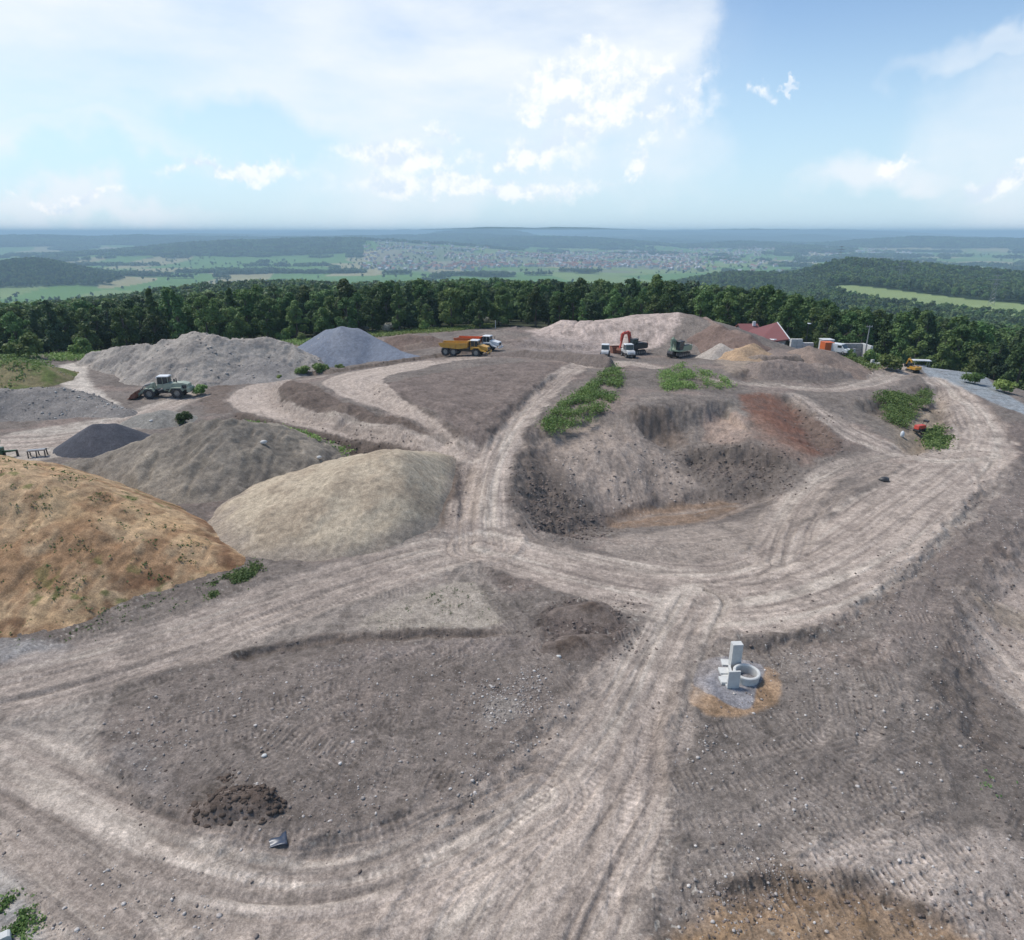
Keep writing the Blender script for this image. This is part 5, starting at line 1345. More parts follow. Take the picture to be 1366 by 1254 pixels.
# box shaped dump body beside the red excavator: a brown skip
x, y, z = ground(821, 471.5)
t = empty('skip', (x, y, z), R_(8), label='brown steel skip between the two white cabs at the red excavator', cat='skip')
q = MB(); q.prism([(-.75,.0),(.75,.0),(.95,1.35),(-.95,1.35)], -1.0, -.94); q.prism([(-.75,.0),(.75,.0),(.95,1.35),(-.95,1.35)], .94, 1.0)
q.prism([(-.75,0),(-.95,1.35),(-.9,1.35),(-.7,0)], -.94, .94); q.prism([(.75,0),(.95,1.35),(.9,1.35),(.7,0)], -.94, .94); q.box((0,0,.04),(1.5,1.88,.06)); q.build('tub', M['rust'], t)
q = MB(); q.box((0,-1.02,1.33),(2.0,.1,.1)); q.box((0,1.02,1.33),(2.0,.1,.1)); q.build('rim', M['rust'], t)
# two site vehicles with white cabs
def truck_cab(px, py, rz, label, s=1.0):
    x, y, z = ground(px, py)
    t = empty('small_dumper', (x, y, z), rz, label=label, cat='dumper'); t.scale = (s,)*3
    q = MB(); q.box((0,0,.75),(3.6,1.6,.3)); q.build('chassis', M['black'], t, bevel=.03)
    cab(t, -.9, .6, 1.7, .9, 2.55, M['dirtywhite'], M['white'])
    q = MB(); q.prism([(.6,.8),(1.9,.8),(1.95,1.2),(1.7,1.5),(.6,1.6)], -.8, .8); q.build('bonnet', M['dirtywhite'], t, bevel=.06)
    q = MB(); q.prism([(-2.1,.9),(-1.0,.9),(-1.0,1.5),(-2.2,1.5)], -.85, .85); q.build('rear_body', M['dirtywhite'], t, bevel=.04)
    for sg in (-1, 1):
        q = MB(); q.box((1.96,sg*.55,1.05),(.05,.22,.16)); q.build('headlight', M['lampglass'], t)
    for xx in (-1.4, 1.2):
        for sg in (-1, 1): wheel(t, xx, sg*.85, .5, .5, .35)
    return t
truck_cab(838, 476.5, R_(-80), 'white site vehicle with dark open cab in front of the red excavator', .92)
truck_cab(807, 475.5, R_(-100), 'grey white cabbed vehicle half hidden behind the soil berm', .85)
# pickup at the red roofed building
x, y, z = ground(1031, 468)
y = 147.0; x = px_at(1031, y, 2); t = empty('pickup_truck', (x, y, zrow(472, y)-1.0), R_(-60), label='white pickup truck parked beside the red roofed building', cat='pickup'); 
t.location.z = max(zrow(474, y), H0(x, y))
q = MB(); q.prism([(-2.4,.45),(2.3,.45),(2.35,.85),(2.1,1.0),(-2.4,1.05)], -.9, .9); q.build('body', M['white'], t, bevel=.06)
cab(t, -.7, 1.1, 1.55, .95, 1.75, M['white'], M['white'], rake=.35)
for sg in (-1, 1):
    q = MB(); q.box((-1.6,sg*.85,1.2),(1.6,.06,.35)); q.build('side_panel', M['white'], t)
    q = MB(); q.box((2.33,sg*.65,.75),(.06,.25,.15)); q.build('headlight', M['lampglass'], t)
for xx in (-1.5, 1.5):
    for sg in (-1, 1): wheel(t, xx, sg*.8, .36, .36, .24)
# ------------------------------------------------------------------ buildings at the right
def at(px, dist, z=None):
    d = ray(px, 500); k = dist/d[1]; x = d[0]*k; return (x, dist, H0(x, dist) if z is None else z)
def px_at(px, Y, z):
    zc = Y*CP+(CAM_H-z)*SP; return (px-CX)/FPX*zc
def zrow_(py, Y): # height seen at photo row py at distance Y
    b = -(py-CY)/FPX; return CAM_H + Y*(-SP+b*CP)/(CP+b*SP)
def bld(Y, px0, px1, pyfoot, pyeave, pyridge, dep, name, label, rz=0):
    zf = zrow(pyfoot, Y)-2.5; ze = zrow(pyeave, Y); zr = zrow(pyridge, Y)
    x0 = px_at(px0, Y, ze); x1 = px_at(px1, Y, ze); L = x1-x0
    t = empty(name, ((x0+x1)/2, Y+dep/2, zf), rz, label=label, cat='building')
    he, hr = ze-zf, zr-zf
    return t, L, he, hr, zf
Yb = 146
t, L, he, hr, zf = bld(Yb, 1013, 1049, 470, 455, 438, 8, 'shed', 'pale shed with dark red pitched roof rising to a gable at its right end')
def slab8(lo, up): # four lower corners, four upper corners
    return MB().add(lo+up, [(0,3,2,1),(4,5,6,7),(0,1,5,4),(1,2,6,5),(2,3,7,6),(3,0,4,7)])
zl, zm = he-.2, he+(hr-he)*.55
slab8([(-L/2,-3.6,0),(L/2,-3.6,0),(L/2,3.6,0),(-L/2,3.6,0)], [(-L/2,-3.6,zl-.5),(L/2,-3.6,zm-1.2),(L/2,3.6,hr-.25),(-L/2,3.6,he+.6)]).build('wall', M['plaster'], t)
a_ = [(-L/2-.5,-4.2,zl-.45),(L/2+.5,-4.2,zm-1.3),(L/2+.5,4.0,hr+.05),(-L/2-.5,4.0,he+.75)]
slab8(a_, [(x, y, z+.25) for x, y, z in a_]).build('roof', M['tile'], t)
b_ = [(L/2+.5,-4.2,zm-1.45),(L/2+.72,-4.2,zm-1.45),(L/2+.72,4.0,hr-.1),(L/2+.5,4.0,hr-.1)]
slab8(b_, [(x, y, z+.45) for x, y, z in b_]).build('gable_trim', M['white'], t)
q = MB(); q.box((-L*.1,-3.62,2.9),(1.2,.08,1.0)); q.build('window', M['glass'], t)
q = MB(); q.box((L*.3,-3.62,1.9),(2.0,.08,3.0)); q.build('door', M['cgrey'], t)
t, L, he, hr, zf = bld(Yb+6, 994, 1016, 460, 448, 437, 9, 'shed', 'small shed with dark red roof behind the spoil heaps, left of the gabled one')
q = MB(); q.prism([(-4.5,0),(4.5,0),(4.5,he),(0,hr),(-4.5,he)], -L/2, L/2); w_ = q.build('wall', M['plaster'], t)
q = MB(); q.prism([(-4.9,he-.2),(0,hr+.08),(4.9,he-.2),(4.9,he),(0,hr+.3),(-4.9,he)], -L/2-.4, L/2+.4); rf = q.build('roof', M['tile'], t)
q = MB(); q.box((-.9,-L*.3,hr+.4),(.6,.6,1.0)); q.build('chimney', M['white'], rf)
for o in (w_, rf): o.rotation_euler = (0,0,math.pi/2)
# open block store and walls
Yw = 140
def rx(px, z=1): return px_at(px, Yw, z)
zb = float(H0(rx(1130), Yw))
zt = zrow(458, Yw)
hw = max(2.2, zt-zb)
t = empty('concrete_wall', (rx(1131), Yw, zb-.3), 0, label='long grey concrete block wall behind the orange container', cat='wall')
q = MB(); Lw = rx(1147)-rx(1114)
for r_ in range(4):
    n = 4
    for i in range(n): q.box((-Lw/2+(i+.5)*Lw/n, 0, (r_+.5)*(hw+.3)/4), (Lw/n-.05, .8, (hw+.3)/4-.04))
q.build('blocks', M['cgrey'], t, bevel=.03)
q = MB(); q.box((Lw/2+.3,-1.6,(hw+.3)/2),(.5,4.0,hw+.3)); q.build('end_wall', M['concrete'], t)
t = empty('concrete_post', (rx(1129), Yw-3, zb-.3), 0, label='pale upright concrete post in front of the grey block wall', cat='post')
q = MB(); q.box((0,0,hw*.42),(.45,.4,hw*.85), top=(.85,.85)); q.build('shaft', M['concrete'], t); q = MB(); q.box((0,0,hw*.86),(.5,.45,.1)); q.build('cap', M['cgrey'], t)
zo = zrow(468, Yw-1)
t = empty('container', (rx(1098.5), Yw-1, zo), R_(3), label='small orange container beside the grey block wall', cat='container')
Lo = rx(1105)-rx(1093)
q = MB(); q.box((0,0,.9),(Lo,2.2,1.7))
for i in range(7): q.box((-Lo/2+.15+i*(Lo-.3)/6,-1.12,.9),(.08,.08,1.55))
q.build('shell', M['orange'], t, bevel=.03); q = MB(); q.box((0,0,1.82),(Lo+.06,2.3,.1)); q.build('roof', M['orange'], t)
zo = zrow(470, Yw-2.5)
t = empty('van', (rx(1110), Yw-2.2, zo-.2), R_(-50), label='white van with dark windscreen between the orange container and the block wall', cat='van')
q = MB(); q.prism([(-2.4,.35),(2.3,.35),(2.35,.95),(1.6,1.15),(.95,1.95),(-2.4,2.0)], -.95, .95); q.build('body', M['white'], t, bevel=.06)
q = MB(); q.prism([(1.62,1.18),(1.0,1.9),(1.05,1.92),(1.68,1.2)], -.82, .82); q.build('windscreen', M['glass'], t)
q = MB()
for sg in (-1, 1): q.box((.7,sg*.96,1.5),(.8,.03,.45))
q.build('side_window', M['glass'], t)
for xx in (-1.5, 1.5):
    for sg in (-1, 1): wheel(t, xx, sg*.85, .34, .34, .22)
t = empty('container_cabin', (rx(1109), Yw+3, zb-.3), 0, label='small white site cabin standing behind the white van', cat='cabin')
q = MB(); q.box((0,0,hw*.62),(2.2,2.2,hw*1.24)); q.build('body', M['dirtywhite'], t, bevel=.04); q = MB(); q.box((0,-1.12,hw*.85),(1.1,.05,.7)); q.build('window', M['glass'], t)
q = MB(); q.box((0,0,hw*1.26),(2.4,2.4,.12)); q.build('roof', M['white'], t)
t = empty('concrete_block_stack', (rx(1073), Yw+2, float(H0(rx(1073), Yw+2))-.2), 0, label='stack of pale concrete blocks right of the red roofed building', cat='block stack')
q = MB(); hz_ = zrow(452, Yw+2)-float(H0(rx(1073), Yw+2))+.2
for r_ in range(4):
    for i in range(4 if r_ < 3 else 2): q.box((-1.8+i*1.22, 0, (r_+.5)*hz_/4), (1.18,.8,hz_/4-.03))
q.build('block', M['concrete'], t, bevel=.03)
# lamp mast and wooden pole
def pole(px, Y, pytop, label, cat, nm, r, mat, lamp):
    x = px_at(px, Y, 4); zg = float(H0(x, Y)); h = zrow(pytop, Y)-zg
    t = empty(nm, (x, Y, zg-.2), 0, label=label, cat=cat)
    q = MB(); q.cyl((0,0,0),(0,0,h+.2),r,r*.6,10); q.build('shaft', mat, t)
    if lamp:
        q = MB(); q.box((0,-.3,h+.3),(.5,.9,.16)); q.build('lamp_head', M['lampglass'], t, bevel=.04)
    else:
        q = MB(); q.box((0,0,h-.1),(1.3,.12,.12)); q.build('crossarm', mat, t); q = MB()
        for i in (-.5,.5): q.cyl((i,0,h-.04),(i,0,h+.18),.05,n=8)
        q.build('insulator', M['cgrey'], t)
pole(1077, 148, 432, 'tall thin dark mast with a white lamp behind the concrete block stack', 'lamp post', 'street_lamp', .09, M['black'], True)
pole(1157, 138, 434, 'tall grey wooden pole beside the big bright green bush', 'pole', 'utility_pole', .14, M['cgrey'], False)
# low pale concrete parts on the yard
x, y, z = ground(1166, 487)
t = empty('concrete_parts', (x, y, z), R_(10), label='low pile of pale concrete parts behind the light green bush', cat='concrete parts')
q = MB()
for i in range(5): q.box((-2.2+i*1.1, rnd.uniform(-.3,.3), .22), (.95,1.1,.4), rot=(0,0,rnd.uniform(-.3,.3)))
q.build('slab', M['concrete'], t, bevel=.04); q = MB(); q.box((-.5,0,.75),(.5,.5,.6)); q.build('upright_block', M['concrete'], t, bevel=.04)
# pale roof on four posts by the blue track
y = 139.0; x = px_at(1231, y, 1); z = float(H0(x, y))
t = empty('shelter', (x, y, z), R_(-12), label='small shelter with flat white roof at the far end of the blue grey track', cat='shelter')
q = MB(); q.box((0,0,2.0),(3.4,1.6,.16)); q.build('roof', M['white'], t, bevel=.02)
for sx in (-1.4, 1.4):
    for sy in (-.6, .6):
        q = MB(); q.cyl((sx,sy,0),(sx,sy,1.95),.05,n=8); q.build('post', M['cgrey'], t)
q = MB(); q.box((0,0,.5),(2.2,.9,.9)); q.build('crate', M['cgrey'], t, bevel=.03)
# red machine in the trench
x, y, z = ground(1226, 576)
t = empty('trench_roller', (x, y, z), R_(25), label='small red trench roller with dark handle frame in the sunken trench', cat='roller')
for xx in (-.5,.5):
    q = MB(); q.cyl((xx,-.42,.28),(xx,.42,.28),.28,n=16); q.build('drum', M['black'], t)
q = MB(); q.prism([(-.8,.45),(.8,.45),(.75,.95),(-.7,1.0)], -.36, .36); q.build('body', M['red'], t, bevel=.05)
q = MB(); q.tube([(.7,-.25,.9),(1.15,-.25,1.4),(1.15,.25,1.4),(.7,.25,.9)], .05, 6); q.box((1.1,0,1.38),(.4,.6,.25)); q.build('handle_frame', M['black'], t)
x, y, z = ground(1203, 583)
t = empty('white_bag', (x, y, z), R_(10), label='upright white bag standing left of the red trench roller', cat='bag'); t.scale = (.6,.6,.8)
q = MB(); q.lathe([(0,0),(.34,.02),(.42,.3),(.38,.75),(.22,.95),(.12,1.02),(0,1.02)], 14); q.build('bag', M['white'], t, smooth=True)
q = MB(); q.tube([(-.2,0,.95),(0,0,1.15),(.2,0,.95)], .025, 6); q.build('strap', M['dirtywhite'], t)
# dark stone on the road loop, lost dark box
x, y, z = ground(1179, 642)
iv, if_ = icos(1); me = np_mesh('boulder', iv*np.array([.55,.38,.34])*(1+(rng.random((len(iv),1))-.5)*.3)+np.array([0,0,.15]), if_, [M['black']], False)
tag(link('boulder', me, loc=(x, y, z)), 'lone dark boulder in the middle of the right road loop', 'boulder')
# white stones one can pick out on the slopes
for px, py, s_, lab in [(795,757,.0,''),(352,592,.34,'pale grey boulder on the bank below the lower haul road'),(202,563,.22,'pale boulder on the yard beside the dark green bush'),(426,612,.26,'small pale boulder between the beige mound and the dirt bank'),
                        (745,880,.16,'elongated white stone on the dark soil right of the island'),(353,1010,.12,'white stone left of the middle of the dark island'),(300,600,.0,''),(705,969,.11,'white stone at the right end of the dark island')]:
    if s_ <= 0: continue
    x, y, z = surf(px, py); me = np_mesh('boulder', iv*np.array([1.2,.9,.75])*s_*(1+(rng.random((len(iv),1))-.5)*.3), if_, [M['concrete']], False)
    tag(link('boulder', me, loc=(x, y, z+s_*.2)), lab, 'boulder')
# ------------------------------------------------------------------ concrete ring and L-blocks on their gravel pad
x, y, z = ground(995, 905)
zr_ = z
t = empty('manhole_ring', (x, y, z-.12), 0, label='open round concrete manhole ring on the blue grey gravel pad', cat='manhole ring')
q = MB(); q.lathe([(.60,0),(.72,0),(.72,.46),(.78,.48),(.78,.60),(.73,.64),(.64,.64),(.60,.59),(.60,0)], 48); q.build('ring', M['concrete'], t, smooth=False)
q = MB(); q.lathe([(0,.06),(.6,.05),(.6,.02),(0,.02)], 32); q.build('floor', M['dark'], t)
def lblock(px, py, rz, w, h, label, zoff=0, th=.12):
    x, y, z = ground(px, py)
    t = empty('angle_block', (x, y, z-.03+zoff), rz, label=label, cat='concrete block')
    q = MB(); q.prism([(-th,0),(.0,0),(.0,h),(-th,h)], -w/2, w/2); q.build('upright_slab', M['concrete'], t, bevel=.012)
    q = MB(); q.prism([(-th-.45,0),(-th-.002,0),(-th-.002,.12),(-th-.45,.09)], -w/2, w/2); q.build('foot_slab', M['concrete'], t, bevel=.012)
    return t
lblock(981, 893, R_(-86), .62, 1.75, 'tall upright concrete angle block behind the manhole ring', th=.42)
lblock(975, 901, R_(-8), .95, .45, 'middle concrete angle block running alongside the manhole ring')
lblock(978, 918, R_(-86), .70, 1.15, 'front concrete angle block facing the camera left of the manhole ring')
for i, (px, py, lab) in enumerate([(969,886,'rear flat concrete slab on the gravel pad'),(966,897,'middle flat concrete slab on the gravel pad'),(967,909,'front flat concrete slab on the gravel pad')]):
    x, y, z = ground(px, py); q = MB(); q.box((0,0,.08),(.62,.62,.16),rot=(0,0,R_(4*i-6)),top=(.97,.97))
    o = q.build('concrete_slab', M['concrete'], None, loc=(x, y, z+.002*i), bevel=.012); tag(o, lab, 'concrete slab')
# sheet and small finds on the island
x, y, z = ground(362, 1128)
n = 14; gxs = np.linspace(-.65,.65,n); V = []; 
for j in range(8):
    for i in range(n):
        a = gxs[i]; b = (j/7-.5)*.75*(.15+.85*(i/(n-1))); V.append((a, b, .10+.10*(i/(n-1))+.025*math.sin(a*7+b*5)+.02*math.sin(b*17)))
Fq = [(j*n+i, j*n+i+1, (j+1)*n+i+1, (j+1)*n+i) for j in range(7) for i in range(n-1)]
me = np_mesh('plastic_sheet', V, Fq, [M['tarp']], True); o = link('plastic_sheet', me, loc=(x, y, z)); o.rotation_euler = (0,0,R_(22))
so = o.modifiers.new('thick', 'SOLIDIFY'); so.thickness = .02; tag(o, 'crumpled dark blue plastic sheet at the foot of the clod heap', 'plastic sheet')
x, y, z = ground(240, 1041)
me = np_mesh('plastic_scrap', iv*np.array([.2,.11,.07])*(1+(rng.random((len(iv),1))-.5)*.8), if_, [M['blue']], False); tag(link('plastic_scrap', me, loc=(x, y, z+.08)), 'small dark blue scrap lying left of the clod heap', 'scrap')
# attachments at the left edge
x, y, z = ground(6, 610)
t = empty('excavator_attachment', (x, y, z), R_(15), label='dark green machine attachment cut by the left edge of the photo', cat='attachment')
q = MB(); q.box((-.9,0,.75),(1.8,1.0,.9)); q.build('frame', M['dgreen'], t, bevel=.05)
q = MB(); q.prism(*limb((-.6,1.0),(-.1,2.1),.18,.12,.3)); q.prism(*limb((0,.7),(1.4,.75),.12,.08,.25)); q.build('arm', M['dgreen'], t)
for xx in (-1.3,.1,1.4):
    q = MB(); q.prism([(xx-.1,.8),(xx+.1,.8),(xx+.12,0),(xx-.12,0)], -.08, .08); q.build('tine', M['black'], t)
x, y, z = ground(51, 609)
t = empty('metal_rack', (x, y, z), R_(20), label='low dark metal rack lying at the near edge of the pale yard', cat='rack')
q = MB()
for xx in (-.85,0,.85): q.tube([(xx,-.5,0),(xx,-.35,.8),(xx,.35,.8),(xx,.5,0)], .07, 6)
q.build('legs', M['black'], t); q = MB(); q.box((0,-.36,.8),(1.9,.1,.1)); q.box((0,.36,.8),(1.9,.1,.1)); q.box((0,0,.86),(1.7,.5,.04)); q.build('rail', M['steel'], t)
# survey posts
x, y, z = ground(780, 431)
t = empty('marker_post', (x, y, z), 0, label='dark marker post with pale top on the left part of the cut slope', cat='post')
q = MB(); q.box((0,0,.75),(.32,.3,1.5),top=(.85,.85)); q.build('shaft', M['black'], t); q = MB(); q.box((0,0,1.65),(.26,.24,.3)); q.build('cap', M['concrete'], t)
x, y, z = ground(661, 438)
t = empty('marker_post', (x, y, z), 0, label='thin white marker post between the flowering bushes and the cut slope', cat='post')
q = MB(); q.cyl((0,0,0),(0,0,1.9),.09,.09,8); q.build('shaft', M['white'], t); q = MB(); q.lathe([(0,0),(.13,.02),(.13,.14),(0,.16)], 10, Matrix.Translation((0,0,1.9))); q.build('cap', M['dirtywhite'], t)
# white cistern corner at the lower left
x, y, z = ground(-6, 1262)
t = empty('concrete_kerb', (x, y, z), R_(35), label='white corner of a concrete kerb at the bottom left corner', cat='kerb')
q = MB(); q.prism([(-.9,0),(.5,0),(.5,.3),(.42,.36),(-.9,.36)], -.16, .16); q.build('stone', M['concrete'], t, bevel=.015)
x, y, z = ground(1362, 521)
# ------------------------------------------------------------------ the town in the valley
def house_mesh(w, l, h, hr, wall, roof, nm='house'):
    V = [(-w,-l,0),(w,-l,0),(w,l,0),(-w,l,0),(-w,-l,h),(w,-l,h),(w,l,h),(-w,l,h),(0,-l,h+hr),(0,l,h+hr)]
    me = bpy.data.meshes.new(nm); me.from_pydata(V, [], [(0,1,5,8,4),(2,3,7,9,6),(1,2,6,5),(3,0,4,7),(4,8,9,7),(5,6,9,8)])
    me.materials.append(wall); me.materials.append(roof); me.polygons[4].material_index = 1; me.polygons[5].material_index = 1; return me
HM = [house_mesh(5,7,6.5,4,M['wall'],M['roof']), house_mesh(5.5,6.5,7,4.5,M['wall'],M['roof']), house_mesh(6,10,9,4,M['wall'],M['roof']), house_mesh(5,6,6,4,M['plaster'],M['groof'])]
BM_ = [house_mesh(16,40,9,1.5,M['wall'],M['groof'],'hall'), house_mesh(25,30,10,2,M['white'],M['groof'],'hall'), house_mesh(9,30,17,1.2,M['wall'],M['groof'],'block')]
spots = []
g = np.random.default_rng(5)
def town_w(px, r):
    a = np.exp(-((px-720)/210)**2)*(r > 3350)*(r < 5300)
    b = np.exp(-((px-560)/60)**2)*(r > 4000)*(r < 5600)*.5
    c = np.exp(-((px-860)/80)**2)*(r > 4300)*(r < 6500)*.7
    d = np.exp(-((px-1060)/110)**2)*(r > 5600)*(r < 7800)*.7
    return np.maximum.reduce([a*.95, b, c, d])
while len(spots) < 1900:
    px = g.uniform(480, 1230); r = math.sqrt(g.uniform(3350**2, 7600**2))
    if g.random() > town_w(px, r): continue
    th = math.atan((px-CX)/FPX*CP); x, y = r*math.sin(th), r*math.cos(th)
    if fbm(np.array([x/260]), np.array([y/260]), 2, 9)[0] < .42: continue
    spots.append((r, x, y))
spots.sort()
for i, (r, x, y) in enumerate(spots[:285]):
    o = link('house', HM[g.integers(0,4)], loc=(x, y, float(H0(x, y))-.5)); o.rotation_euler = (0,0,g.uniform(0,3.14))
    k = 1.25+.3*g.random(); o.scale = (k,k,k)
    tag(o, 'pale walled house of the valley town at its near side', 'house', 'houses on the near side of the valley town')
V = []; F = []; MI = []
for (r, x, y) in spots[285:]:
    w, l, h, hr = g.uniform(5,8), g.uniform(7,13), g.uniform(6,11), g.uniform(3,5); a = g.uniform(0,3.14); z = float(H0(x, y))-.5; k = len(V)
    for (u, v, q_) in [(-w,-l,0),(w,-l,0),(w,l,0),(-w,l,0),(-w,-l,h),(w,-l,h),(w,l,h),(-w,l,h),(0,-l,h+hr),(0,l,h+hr)]:
        V.append((x+u*math.cos(a)-v*math.sin(a), y+u*math.sin(a)+v*math.cos(a), z+q_))
    m2 = 0 if g.random() < .8 else 2
    for f, m_ in [((0,1,5,4),0),((4,5,8,8),0),((2,3,7,6),0),((6,7,9,9),0),((1,2,6,5),0),((3,0,4,7),0),((4,8,9,7),1),((5,6,9,8),1)]:
        if len(set(f)) == 4: F.append(tuple(k+i for i in f)); MI.append(m_ if m_ == 0 else 1+(m2 > 0))
me = np_mesh('town_houses', V, F, [M['wall'],M['roof'],M['groof']], False, MI)
tag(link('town_houses', me), 'pale houses with red roofs filling the valley town', 'houses', kind='stuff')
BIG = [(1170,6200,0),(1190,6100,1),(1205,6300,0),(1225,6150,1),(1240,6300,0),(1150,6450,1),(1120,6600,0),(1100,6500,0),(1215,6500,0),(1180,6600,1),(610,4900,2),(622,4950,2),(560,5000,2),(570,5050,2),(668,4700,2),(955,6700,0),(975,6600,2),(820,6100,0),(840,6000,1),(1060,6900,1),(870,5200,0),(900,5000,0)]
for i, (px, r, k) in enumerate(BIG):
    th = math.atan((px-CX)/FPX*CP); x, y = r*math.sin(th), r*math.cos(th)
    o = link('industrial_hall' if k < 2 else 'apartment_block', BM_[k], loc=(x, y, float(H0(x, y))-1)); o.rotation_euler = (0,0,g.uniform(.9,2.2)); o.scale = (1.15,1.15,1.3)
    tag(o, 'flat roofed pale hall at the right of the valley town' if k < 2 else 'tall pale block standing among the houses of the valley town', 'hall' if k < 2 else 'building', 'halls right of the valley town' if k < 2 else 'tall blocks in the valley town')
# power pylons
def pylon(px, r, h, label):
    th = math.atan((px-CX)/FPX*CP); x, y = r*math.sin(th), r*math.cos(th); z = float(H0(x, y))
    t = empty('pylon', (x, y, z), -th, label=label, cat='pylon'); q = MB(); w = h*.09
    for sx in (-1,1):
        for sy in (-1,1): q.cyl((sx*w,sy*w,0),(sx*w*.15,sy*w*.15,h*.98),.22,.14,4,False)
    for i in range(7):
        a = i/7; b = (i+1)/7; wa = w*(1-.85*a); wb = w*(1-.85*b)
        for sy in (-1,1): q.cyl((-wa,sy*wa,h*a),(wb,sy*wb,h*b),.09,n=4,cap=False); q.cyl((wa,sy*wa,h*a),(-wb,sy*wb,h*b),.09,n=4,cap=False)
    q.build('lattice', M['steel'], t); q = MB()
    for zz, l in ((.68,.2),(.82,.26),(.95,.17)):
        q.prism([(-h*l,h*zz),(h*l,h*zz),(0,h*(zz+.035))], -.2, .2)
    q.build('crossarm', M['steel'], t)
pylon(1126, 1650, 42, 'tall lattice power pylon on the wooded hill at right centre')
pylon(1345, 1000, 36, 'lattice power pylon at the right edge beyond the light green field')
pylon(1212, 1250, 36, 'lattice power pylon above the upper edge of the light green field')

# ------------------------------------------------------------------ air
MZ = bpy.data.materials.new('haze'); MZ.use_nodes = True; nt = MZ.node_tree; nt.nodes.clear()
out = nt.nodes.new('ShaderNodeOutputMaterial'); pv = nt.nodes.new('ShaderNodeVolumePrincipled')
pv.inputs['Color'].default_value = (.60,.85,1,1); pv.inputs['Density'].default_value = HAZE; pv.inputs['Anisotropy'].default_value = 0.0
nt.links.new(pv.outputs[0], out.inputs['Volume'])
q = MB(); zb_, zt_ = -1100.0, 60.0; q.box((0,0,(zb_+zt_)/2),(112000,112000,zt_-zb_)); o = q.build('haze', MZ); tag(o, 'thin pale blue air over the whole valley', 'haze', kind='stuff')

# ------------------------------------------------------------------ light, sky and clouds
SUN_AZ, SUN_EL = R_(-62), R_(58)
sd = bpy.data.lights.new('sun', 'SUN'); sd.energy = SUN_E; sd.angle = R_(14); sd.color = (1, .95, .88)
so = bpy.data.objects.new('sun', sd); COL.objects.link(so)
dirv = Vector((math.sin(SUN_AZ)*math.cos(SUN_EL), math.cos(SUN_AZ)*math.cos(SUN_EL), math.sin(SUN_EL)))
so.rotation_euler = dirv.to_track_quat('Z', 'Y').to_euler(); so.location = (0,0,200)
w = bpy.data.worlds.new('World'); scene.world = w; w.use_nodes = True; nt = w.node_tree; nt.nodes.clear()
wo = nt.nodes.new('ShaderNodeOutputWorld'); bg = nt.nodes.new('ShaderNodeBackground'); bg.inputs[1].default_value = SKY_S
sky = nt.nodes.new('ShaderNodeTexSky'); sky.sky_type = 'NISHITA'; sky.sun_disc = False; sky.sun_elevation = SUN_EL; sky.sun_rotation = SUN_AZ
sky.air_density = 1.0; sky.dust_density = .6; sky.ozone_density = 1.2
tc = nt.nodes.new('ShaderNodeTexCoord'); gen = tc.outputs['Generated']
sx = nt.nodes.new('ShaderNodeSeparateXYZ'); nt.links.new(gen, sx.inputs[0])
az = mathn(nt, 'ARCTAN2', sx.outputs[0], sx.outputs[1]); el = mathn(nt, 'ARCSINE', sx.outputs[2])
def ae(px, py):
    d = ray(px, py); d = d/np.linalg.norm(d); return math.atan2(d[0], d[1]), math.asin(d[2])
def sub(a, b): return mathn(nt, 'SUBTRACT', a, b)
def mul(a, b, c=False): return mathn(nt, 'MULTIPLY', a, b, c)
def add(a, b, c=False): return mathn(nt, 'ADD', a, b, c)
# warped coordinates: noise on the direction itself
def warp(scale, amp, det=5):
    n = noise(nt, scale, det, gen, .6); s = nt.nodes.new('ShaderNodeSeparateColor'); nt.links.new(n.outputs['Color'], s.inputs[0])
    return mul(sub(s.outputs[0], .5), amp), mul(sub(s.outputs[1], .5), amp)
w1x, w1y = warp(4, .26); w2x, w2y = warp(14, .10)
azs = add(az, w1x); els = add(el, w1y); azc = add(az, w2x); elc = add(el, w2y)
def ell(A, E, px, py, rx_, ry_, rot=0):
    """soft ellipse 1 at centre 0 at rim, radii in photo pixels"""
    a0, e0 = ae(px, py); da = sub(A, a0); de = sub(E, e0)
    if rot:
        c, s = math.cos(rot), math.sin(rot)
        da, de = add(mul(da, c), mul(de, s)), sub(mul(de, c), mul(da, s))
    da = mul(da, FPX/rx_*.95); de = mul(de, FPX/ry_)
    q = add(mul(da, da), mul(de, de)); return mathn(nt, 'SUBTRACT', 1, mathn(nt, 'SQRT', q))
def vmax(l):
    r = l[0]
    for v in l[1:]: r = mathn(nt, 'MAXIMUM', r, v)
    return r
stretch = nt.nodes.new('ShaderNodeMapping'); stretch.inputs['Scale'].default_value = (1, 1, 3.2); nt.links.new(gen, stretch.inputs[0])
nv = noise(nt, 2.6, 7, stretch.outputs[0], .55)
# veil of high cloud over the left and centre, broken by blue
veil = vmax([ell(azs, els, 300, 60, 620, 120), ell(azs, els, 760, 60, 230, 150, .2), ell(azs, els, 60, 185, 260, 26), ell(azs, els, 560, 140, 260, 80)])
veil2 = vmax([ell(azs, els, 640, 230, 290, 90), ell(azs, els, 860, 190, 110, 90), ell(azs, els, 1370, 190, 110, 130), ell(azs, els, 1190, 218, 90, 32), ell(azs, els, 100, 262, 200, 24), ell(azs, els, 1340, 60, 90, 24)])
hole = maprange(nt, vmax([ell(azs, els, 345, 180, 140, 50), ell(azs, els, 150, 225, 240, 28)]), 0, .6)
v = maprange(nt, veil, -.10, .45, 0, .97, True)
v = mul(v, maprange(nt, nv.outputs[0], .36, .60, .38, 1.0))
v2 = maprange(nt, veil2, 0, .7, 0, .8, True)
v2 = mul(v2, maprange(nt, nv.outputs[0], .34, .60, .5, 1))
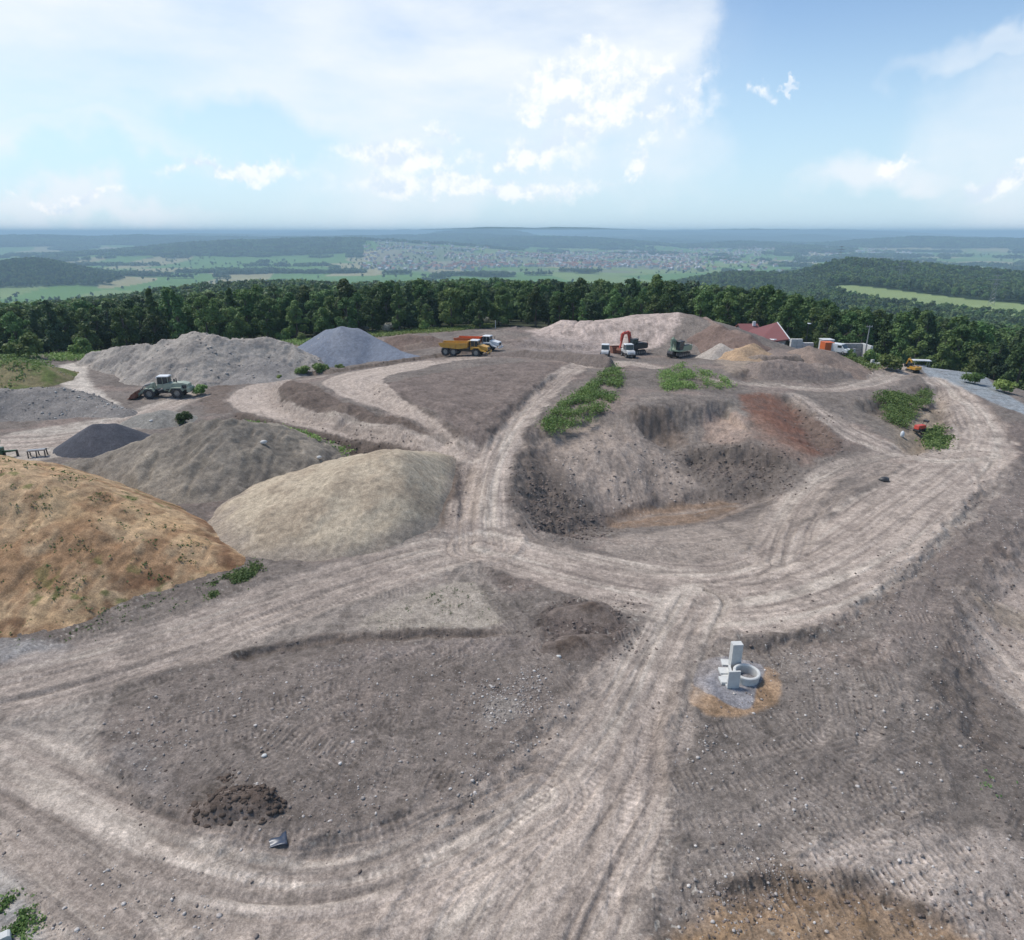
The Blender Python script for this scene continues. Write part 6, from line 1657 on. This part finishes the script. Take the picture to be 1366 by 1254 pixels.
a0, e0 = ae(945, 0); a1, e1 = ae(852, 275); kk = (a1-a0)/(e1-e0)
edge = sub(sub(azc, mul(sub(elc, e0), kk)), a0)        # right of the leaning edge of the cloud bank
left = maprange(nt, edge, .03, -.012, .12, 1, True)
v = mul(v, left)
vv = mathn(nt, 'MAXIMUM', v, v2); vv = mul(vv, mathn(nt, 'SUBTRACT', 1, mul(hole, .85)))
# the darker shaft of clear air right of the cloud bank
nv2 = noise(nt, 1.6, 4, gen)
# cumulus: lumpy 3-D noise gated by soft regions
cn = noise(nt, 15, 9, gen, .62); cn2 = noise(nt, 42, 7, gen, .6)
cum = [(790,120,120,60,.1),(880,120,75,50,.1),(820,95,75,42,.1),(870,130,70,30,-.25),(905,110,40,22,.3),(800,160,80,22,0),(720,168,48,18,0),(580,172,40,15,0),(860,165,40,22,0),(1022,118,19,16,0),(1050,112,9,5,0),(1350,240,45,14,.2),(540,215,110,24,0),(300,225,90,16,0),(700,205,90,22,0),(640,250,200,22,0),(850,215,34,34,.6),(1190,222,30,12,0),(95,258,80,10,0),(780,60,40,16,0)]
reg = vmax([ell(azc, elc, *c) for c in cum])
cdens = add(mul(reg, .62), add(mul(sub(cn.outputs[0], .5), 2.0), mul(sub(cn2.outputs[0], .5), .8)))
cm = maprange(nt, cdens, .05, .46, 0, 1, True)
cm = mul(cm, maprange(nt, reg, -.05, .5, 0, .75))
shade = maprange(nt, cdens, .30, 1.0, 0, 1)
off = nt.nodes.new('ShaderNodeMapping'); off.inputs['Location'].default_value = (.006, 0, -.014); nt.links.new(gen, off.inputs[0])
cno = noise(nt, 15, 5, off.outputs[0], .6)
und = maprange(nt, sub(cno.outputs[0], cn.outputs[0]), -.05, .07, 0, 1)
ccol = mixrgb(nt, und, (CL_W*1.0, CL_W*1.0, CL_W*1.0), (CL_W*.70, CL_W*.80, CL_W*.92))
blue = mixrgb(nt, 1.0, sky.outputs[0], (SKYT[0], SKYT[1], SKYT[2]), 'MULTIPLY')
hz_f = maprange(nt, el, 0, R_(17), 1, 0, True)
blue = mixrgb(nt, mul(hz_f, .75), blue, (VE[0]*.68, VE[1]*.88, VE[2]*1.0))
col = mixrgb(nt, vv, blue, VE)
col = mixrgb(nt, cm, col, ccol)
nt.links.new(col, bg.inputs[0]); nt.links.new(bg.outputs[0], wo.inputs[0])

cd = bpy.data.cameras.new('camera'); cam = bpy.data.objects.new('camera', cd); COL.objects.link(cam)
cd.sensor_width = 36; cd.lens = 36*FPX/1366; cd.clip_start = .5; cd.clip_end = 120000
cam.location = (0, 0, CAM_H); cam.rotation_euler = (math.pi/2-PITCH, 0, 0); scene.camera = cam
scene.view_settings.view_transform = 'Standard'; scene.view_settings.look = 'None'; scene.view_settings.gamma = 1; scene.view_settings.exposure = EXPO
scene.cycles.max_bounces = 5; scene.cycles.diffuse_bounces = 2; scene.cycles.glossy_bounces = 2; scene.cycles.transmission_bounces = 2; scene.cycles.volume_bounces = 0
scene.cycles.use_denoising = True
